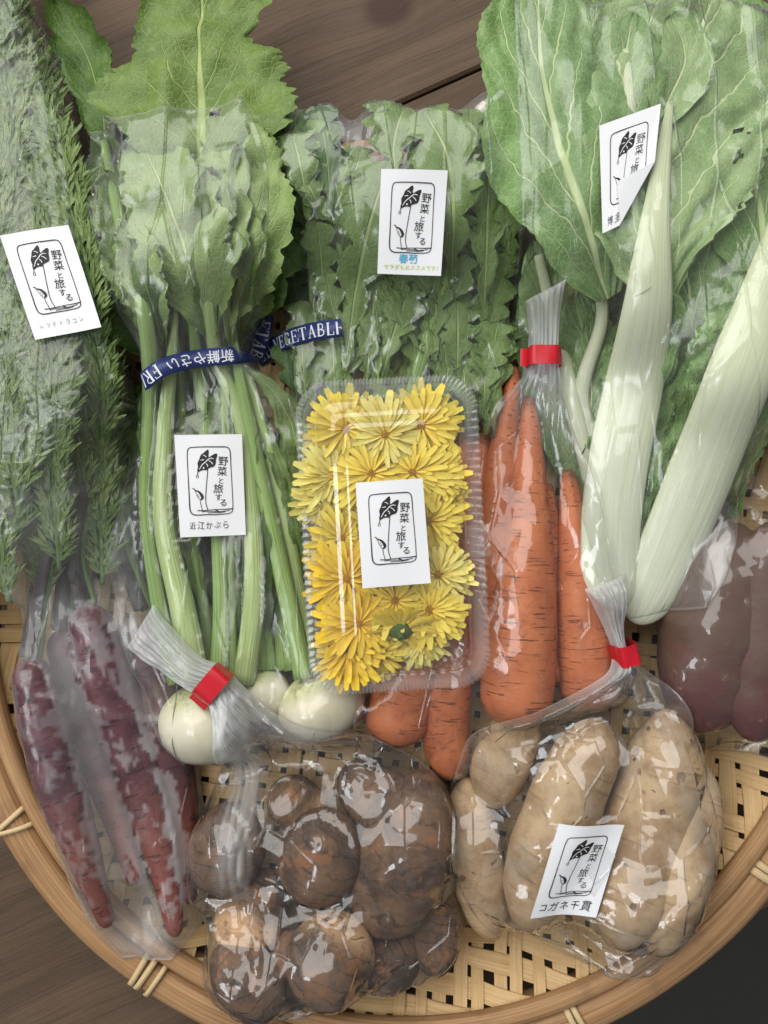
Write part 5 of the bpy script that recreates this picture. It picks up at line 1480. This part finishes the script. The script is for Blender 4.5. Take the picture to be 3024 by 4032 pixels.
def flower(px, py, z, rad, mi, tilt, az, label, face_down=False, rings=((25, 1.0, 0, 0.0), (23, 0.93, 0, 0.0010), (20, 0.80, 1, 0.0016), (16, 0.62, 1, 0.0022), (12, 0.42, 2, 0.0028))):
    rad *= 1.04; px = 1528 + (px - 1548) * 0.87 + random.uniform(-14, 14); py = 2100 + (py - 2104) * 0.94
    p = W(px, py, z)
    t = thing('chrysanthemum', label, 'flower', p, 'yellow chrysanthemum heads in the box')
    rm = Matrix.Rotation(math.radians(az), 4, 'Z') @ Matrix.Rotation(math.radians(tilt), 4, 'X') @ Matrix.Rotation(random.uniform(0, 6.28), 4, 'Z')
    t.rotation_euler = rm.to_euler()
    for n, l, kind, h in rings:
        for i in range(n):
            a = 2 * math.pi * (i + random.uniform(-.3, .3)) / n + h * 700
            ll = rad * l * random.uniform(0.78, 1.10)
            M = (Matrix.Translation((0, 0, h)) @ Matrix.Rotation(a, 4, 'Z') @ Matrix.Rotation(random.uniform(-.16, .10), 4, 'Y') @ Matrix.Rotation(random.uniform(-.3, .3), 4, 'X')
                 @ Matrix.Diagonal((ll, ll * random.uniform(.95, 1.35), ll * (0.42 if not face_down else -0.35), 1)))
            child(PM[(kind, mi)], 'petal', t, M)
    if face_down:
        child(CALYX, 'calyx', t, Matrix.Scale(0.72, 4))
    else:
        child(DISC, 'disc', t, Matrix.Translation((0, 0, 0.0028)) @ Matrix.Scale(0.75, 4))
    return t
for px, py, z, rad, mi, tilt, az, lab in (
    (1345, 1665, .066, .0255, 0, 12, 40, 'yellow chrysanthemum in the box corner nearest the navy tape'),
    (1520, 1690, .067, .0260, 2, 10, 0, 'lemon chrysanthemum at the box end facing the lobed greens'),
    (1705, 1650, .066, .0255, 0, 16, -60, 'yellow chrysanthemum in the box corner nearest the red taped carrot neck'),
    (1300, 1865, .066, .0235, 2, 22, 90, 'lemon chrysanthemum tilted against the box wall facing the turnip stalks'),
    (1470, 1860, .068, .0245, 0, 14, 150, 'long petalled yellow chrysanthemum just above the card on the box'),
    (1660, 1850, .066, .0245, 0, 14, -100, 'yellow chrysanthemum at the card corner facing the carrot tips'),
    (1765, 1860, .065, .0215, 0, 24, -90, 'yellow chrysanthemum leaning on the box wall beside the carrot tips'),
    (1270, 1960, .064, .0215, 2, 26, 80, 'lemon chrysanthemum drooping beside the tilted lemon one at the turnip side'),
    (1330, 2120, .065, .0225, 0, 14, 70, 'yellow chrysanthemum peeking out between the card and the turnip side wall'),
    (1480, 2080, .062, .0235, 0, 8, 20, 'yellow chrysanthemum hidden under the upper half of the card'),
    (1610, 2150, .062, .0235, 0, 8, 20, 'yellow chrysanthemum hidden under the lower half of the card'),
    (1750, 2050, .065, .0235, 0, 18, -80, 'yellow chrysanthemum peeking out between the card and the carrot side wall'),
    (1352, 2290, .068, .0255, 1, 10, 60, 'golden chrysanthemum with dense centre at the card corner facing the turnips'),
    (1790, 2275, .066, .0225, 2, 22, -80, 'lemon chrysanthemum leaning on the box wall by the clear tape'),
    (1585, 2390, .066, .0235, 0, 14, 190, 'yellow chrysanthemum just below the card'),
    (1740, 2425, .067, .0240, 0, 16, -120, 'yellow chrysanthemum between the green calyx and the carrot side wall'),
    (1410, 2480, .068, .0265, 1, 12, 100, 'golden chrysanthemum between the green calyx and the turnip side wall'),
    (1400, 1760, .062, .0215, 0, 5, 0, 'deep set yellow chrysanthemum behind the one nearest the navy tape'),
    (1610, 1765, .062, .0215, 2, 5, 0, 'deep set lemon chrysanthemum behind the one nearest the carrot neck'),
    (1405, 2190, .062, .0215, 0, 5, 0, 'deep set yellow chrysanthemum at the card edge facing the turnips'),
    (1690, 2330, .062, .0215, 0, 5, 0, 'deep set yellow chrysanthemum at the card edge facing the carrots'),
    (1480, 2400, .062, .0215, 1, 5, 0, 'golden chrysanthemum deep under the lower edge of the card'),
    (1500, 2600, .062, .0205, 0, 5, 0, 'yellow chrysanthemum deep behind the upturned green calyx'),
    (1690, 2540, .061, .0195, 2, 5, 0, 'deep set lemon chrysanthemum between the green calyx and the carrots'),
    (1800, 1960, .061, .0185, 0, 20, -90, 'deep set yellow chrysanthemum against the carrot side wall'),
    (1370, 2590, .065, .0240, 1, 18, 200, 'golden chrysanthemum in the box corner nearest the turnips')):
    flower(px, py, z, rad, mi, tilt, az, lab)
flower(1620, 2520, .071, .0235, 0, 38, 0, 'upside down yellow chrysanthemum showing its green calyx', True, ((22, 1.0, 0, -0.001), (20, .92, 0, -0.002), (16, .78, 0, -.003)))
BUILT.append(box)

# ================================================================ the two gathered bags lying on top
make_bag('vegetable_bag', 'crumpled clear bag of taros with a red taped pleated neck',
         [(505, 2545, 615, 2375, .75), (640, 2625, 730, 2490, .8), (745, 2680, 820, 2575, .9), (832, 2722, 898, 2615, 1), (866, 2800, 965, 2690, .8), (858, 2950, 1110, 2810, .45), (810, 3120, 1500, 2920, .2), (755, 3280, 1730, 3080, .05), (728, 3420, 1820, 3260),
          (745, 3570, 1865, 3470), (775, 3730, 1870, 3680), (800, 3880, 1720, 3830), (880, 3985, 1400, 3950), (990, 4030, 1200, 4010)],
         contH, FILM_CRUMPLE, 7, zr=0.05, aniso=1.15, amp=(.0070, .0028, .0006), tape=(3, 0.0125), it=90,
         ridges=(([(905, 2740), (940, 2900), (945, 3150), (925, 3450)], 80, .004, .95), ([(960, 2720), (1200, 2900), (1500, 3080), (1750, 3150)], 30, .004, .10), ([(930, 3300), (1010, 3550), (1060, 3760)], 30, .006, .12),
                 ([(1060, 3760), (1300, 3560), (1600, 3320)], 22, .004, .05), ([(790, 3560), (900, 3680), (1050, 3770)], 30, .005, .05)))
f_i = hand('コガネ千貫', 0.15, 1.40, 0.165, 0.17, rot=math.radians(3), off=0.004)
make_bag('vegetable_bag', 'crumpled clear bag of tan sweet potatoes with a red taped neck and a curled card',
         [(2290, 2315, 2440, 2260, .7), (2335, 2400, 2455, 2370, .8), (2375, 2480, 2462, 2455, .9), (2402, 2570, 2482, 2550, 1), (2370, 2650, 2535, 2620, .75), (2150, 2760, 2640, 2710, .35), (1900, 2860, 2710, 2820, .12), (1815, 2990, 2750, 2980), (1780, 3180, 2785, 3180),
          (1775, 3380, 2780, 3380), (1840, 3570, 2740, 3550), (1950, 3700, 2690, 3700), (2130, 3790, 2620, 3800), (2330, 3850, 2500, 3855)],
         contI, FILM_CRUMPLE, 8, zr=0.05, aniso=1.1, amp=(.0065, .0026, .0006), tape=(3, 0.0125), it=90,
         ridges=(([(2450, 2600), (2520, 2720), (2620, 2900), (2680, 3100)], 45, .006, .12), ([(2440, 2620), (2200, 2760), (1950, 2860)], 28, .004, .08), ([(2080, 3330), (2300, 3190), (2600, 3160)], 20, .004, .03), ([(2480, 3600), (2650, 3400), (2740, 3330)], 26, .005, .04)),
         stickers=[dict(corners=[(2200, 3243), (2462, 3255), (2345, 3608), (2086, 3610)], extra=[(f_i, PEN)], bend=lambda u, v: 0.0022 * np.sin(u * 5 + v * 2))])

# ================================================================ navy printed tape round the turnip bunch
NAVY = mat_plain('navy_tape', srgb(46, 58, 112), 0.4, 0.45, 0.05)
WHITE_INK = mat_plain('white_ink', (0.78, 0.80, 0.84, 1), 0.5)
SERIF = {   # strokes: (points, weight); unit height, drawn up
    'F': (.62, [([(.14, 0), (.14, 1)], .15), ([(.05, .97), (.6, .97)], .05), ([(.6, 1), (.6, .78)], .05), ([(.14, .5), (.45, .5)], .05), ([(.45, .62), (.45, .38)], .05), ([(.02, .02), (.3, .02)], .05)]),
    'R': (.72, [([(.14, 0), (.14, 1)], .15), ([(.05, .97), (.35, .97), (.54, .86), (.54, .64), (.35, .52), (.14, .52)], .08), ([(.33, .52), (.6, .02), (.72, .02)], .12), ([(.02, .02), (.28, .02)], .05)]),
    'E': (.66, [([(.14, 0), (.14, 1)], .15), ([(.04, .97), (.6, .97)], .05), ([(.6, 1), (.6, .78)], .05), ([(.14, .51), (.46, .51)], .05), ([(.46, .64), (.46, .38)], .05), ([(.04, .03), (.63, .03)], .05), ([(.63, 0), (.63, .25)], .05)]),
    'S': (.58, [([(.5, .72), (.48, .92), (.28, .98), (.1, .88), (.1, .7), (.25, .56), (.42, .44), (.5, .28), (.44, .08), (.26, .02), (.1, .1), (.06, .3)], .11)]),
    'H': (.84, [([(.16, 0), (.16, 1)], .15), ([(.68, 0), (.68, 1)], .15), ([(.16, .5), (.68, .5)], .05), ([(.03, .02), (.3, .02)], .05), ([(.03, .98), (.3, .98)], .05), ([(.55, .02), (.82, .02)], .05), ([(.55, .98), (.82, .98)], .05)]),
    'V': (.76, [([(.12, 1), (.4, .02)], .15), ([(.66, 1), (.4, .02)], .06), ([(.0, .98), (.26, .98)], .05), ([(.54, .98), (.78, .98)], .05)]),
    'G': (.78, [([(.64, .72), (.6, .9), (.4, .98), (.18, .84), (.1, .5), (.18, .16), (.4, .02), (.62, .1), (.64, .4)], .11), ([(.5, .42), (.76, .42)], .05)]),
    'T': (.70, [([(.35, 0), (.35, 1)], .15), ([(.04, .97), (.66, .97)], .05), ([(.04, 1), (.04, .76)], .05), ([(.66, 1), (.66, .76)], .05), ([(.22, .02), (.48, .02)], .05)]),
    'A': (.76, [([(.12, 0), (.38, 1)], .06), ([(.64, 0), (.38, 1)], .15), ([(.2, .34), (.55, .34)], .05), ([(.0, .02), (.24, .02)], .05), ([(.5, .02), (.78, .02)], .05)]),
    'B': (.70, [([(.14, 0), (.14, 1)], .15), ([(.05, .97), (.34, .97), (.5, .88), (.5, .65), (.34, .53), (.14, .53)], .08), ([(.34, .53), (.57, .42), (.58, .14), (.38, .03), (.05, .03)], .09)]),
    'L': (.62, [([(.14, 0), (.14, 1)], .15), ([(.04, .03), (.58, .03)], .05), ([(.58, 0), (.58, .28)], .05), ([(.02, .98), (.28, .98)], .05)]),
    ' ': (.32, [])}
def serif_text(txt):
    f, x = Flat(), 0.0
    for ch in txt:
        w, strokes = SERIF[ch]
        for pts, wt in strokes:
            f.line([(x + a, b) for a, b in pts], wt)
        x += w + 0.10
    return f, x
bag_film = [c for c in bpy.data.objects if c.name.startswith('film')]
ALLB = bvh_of(BUILT)
def top_at(px, py):
    z = 0.05
    for _ in range(3):
        p = W(px, py, z); z = float(drop(ALLB, [p[:2]], 0.02)[0])
    return z
strap = thing('printed_tape', 'navy paper tape lettered in white twisted round the turnip bunch', 'tape', W(760, 1430, 0.05))
def ribbon(pts, wpx, lift, name, n=40, smooth_z=True, texts=(), zs=None, edge_drop=0.0):
    P = resample(np.array([(x, y, 0) for x, y in pts]), n)[:, :2]
    if zs is None:
        z = np.array([top_at(x, y) for x, y in P])
        T2 = np.gradient(P, axis=0); T2 /= np.linalg.norm(T2, axis=1)[:, None]
        N2 = np.c_[-T2[:, 1], T2[:, 0]] * wpx * 0.4
        z = np.maximum(z, np.maximum([top_at(*q) for q in P + N2], [top_at(*q) for q in P - N2]))
        z = np.maximum(z, np.convolve(np.pad(z, 6, mode='edge'), np.ones(13) / 13, 'valid')) + lift
        z = np.convolve(np.pad(z, 3, mode='edge'), np.ones(7) / 7, 'valid')
    else:
        z = np.interp(np.linspace(0, 1, n), np.linspace(0, 1, len(zs)), zs)
    if edge_drop:
        e = np.linspace(-1, 1, n); z = z - edge_drop * np.clip((np.abs(e) - 0.75) / 0.25, 0, 1) ** 2
    C = np.array([W(x, y, q) for (x, y), q in zip(P, z)])
    T = np.gradient(C, axis=0); T /= np.linalg.norm(T, axis=1)[:, None]
    S = np.cross((0, 0, 1.0), T); S /= np.linalg.norm(S, axis=1)[:, None]
    N = np.cross(T, S)
    hw = wpx * K * (CAM_H - 0.07) / 2
    L = np.r_[0, np.cumsum(np.linalg.norm(np.diff(C, axis=0), axis=1))]
    V = np.concatenate([C + S * hw * f + N * o for f, o in ((-1, 0), (1, 0), (1, -.0002), (-1, -.0002))]).reshape(4, n, 3).transpose(1, 0, 2).reshape(-1, 3)
    o = mesh(name, V, grid_faces(n, 4, True) + [(0, 1, 2, 3), (4 * n - 1, 4 * n - 2, 4 * n - 3, 4 * n - 4)], NAVY, strap, True)
    for fl, x0, size, flip in texts:
        q = np.array(fl.V, float)
        if flip == 1:      # upside down, read from the other side
            d = x0 - q[:, 0] * size; s_ = -(q[:, 1] - 0.5) * size
        else:
            d = x0 + q[:, 0] * size; s_ = (q[:, 1] - 0.5) * size
        ok = (d > 0) & (d < L[-1])
        G = [f for f in fl.F if all(ok[i] for i in f)]
        dd = np.clip(d, 0, L[-1])
        ip = lambda A: np.stack([np.interp(dd, L, A[:, k]) for k in range(3)], 1)
        PV = ip(C) + ip(S) * s_[:, None] + ip(N) * 0.0003
        mesh('printed_lettering', PV, G, WHITE_INK, o, False)
    return o
fv, xv = serif_text('FRESH VEGETABLE')
jp = Flat(); jp.text('新鮮やさい', 0, -0.5, 1.25, off=0.01)
jpv = np.array(jp.V); jp.V = [tuple(v) for v in np.c_[jpv[:, 0] - jpv[:, 0].min(), -jpv[:, 1]]]
fr, xr = serif_text('FRE')
sz = 0.0078
ribbon([(562, 1505), (640, 1448), (760, 1415), (880, 1402), (990, 1395)], 72, .0008, 'band', texts=((jp, 0.0605, 0.0066, 1), (fr, 0.0150, sz, 1)), edge_drop=0.008)
zk = top_at(1000, 1400)
ribbon([(1005, 1412), (1030, 1330), (1045, 1240)], 74, .001, 'loop', 20, zs=(zk + .006, zk + .014, zk + .013), texts=((serif_text('ETABLE')[0], 0.0262, sz * 1.05, 1),))
ribbon([(1015, 1415), (1110, 1345), (1230, 1305), (1345, 1290)], 74, .001, 'tail', 30, texts=((serif_text('SH VEGETABLE')[0], 0.0012, sz, 0),))

# crown of gathered film at the twist is part of the turnip bag already
for o in list(bpy.data.objects):
    if o.users_collection == ():
        bpy.data.objects.remove(o)
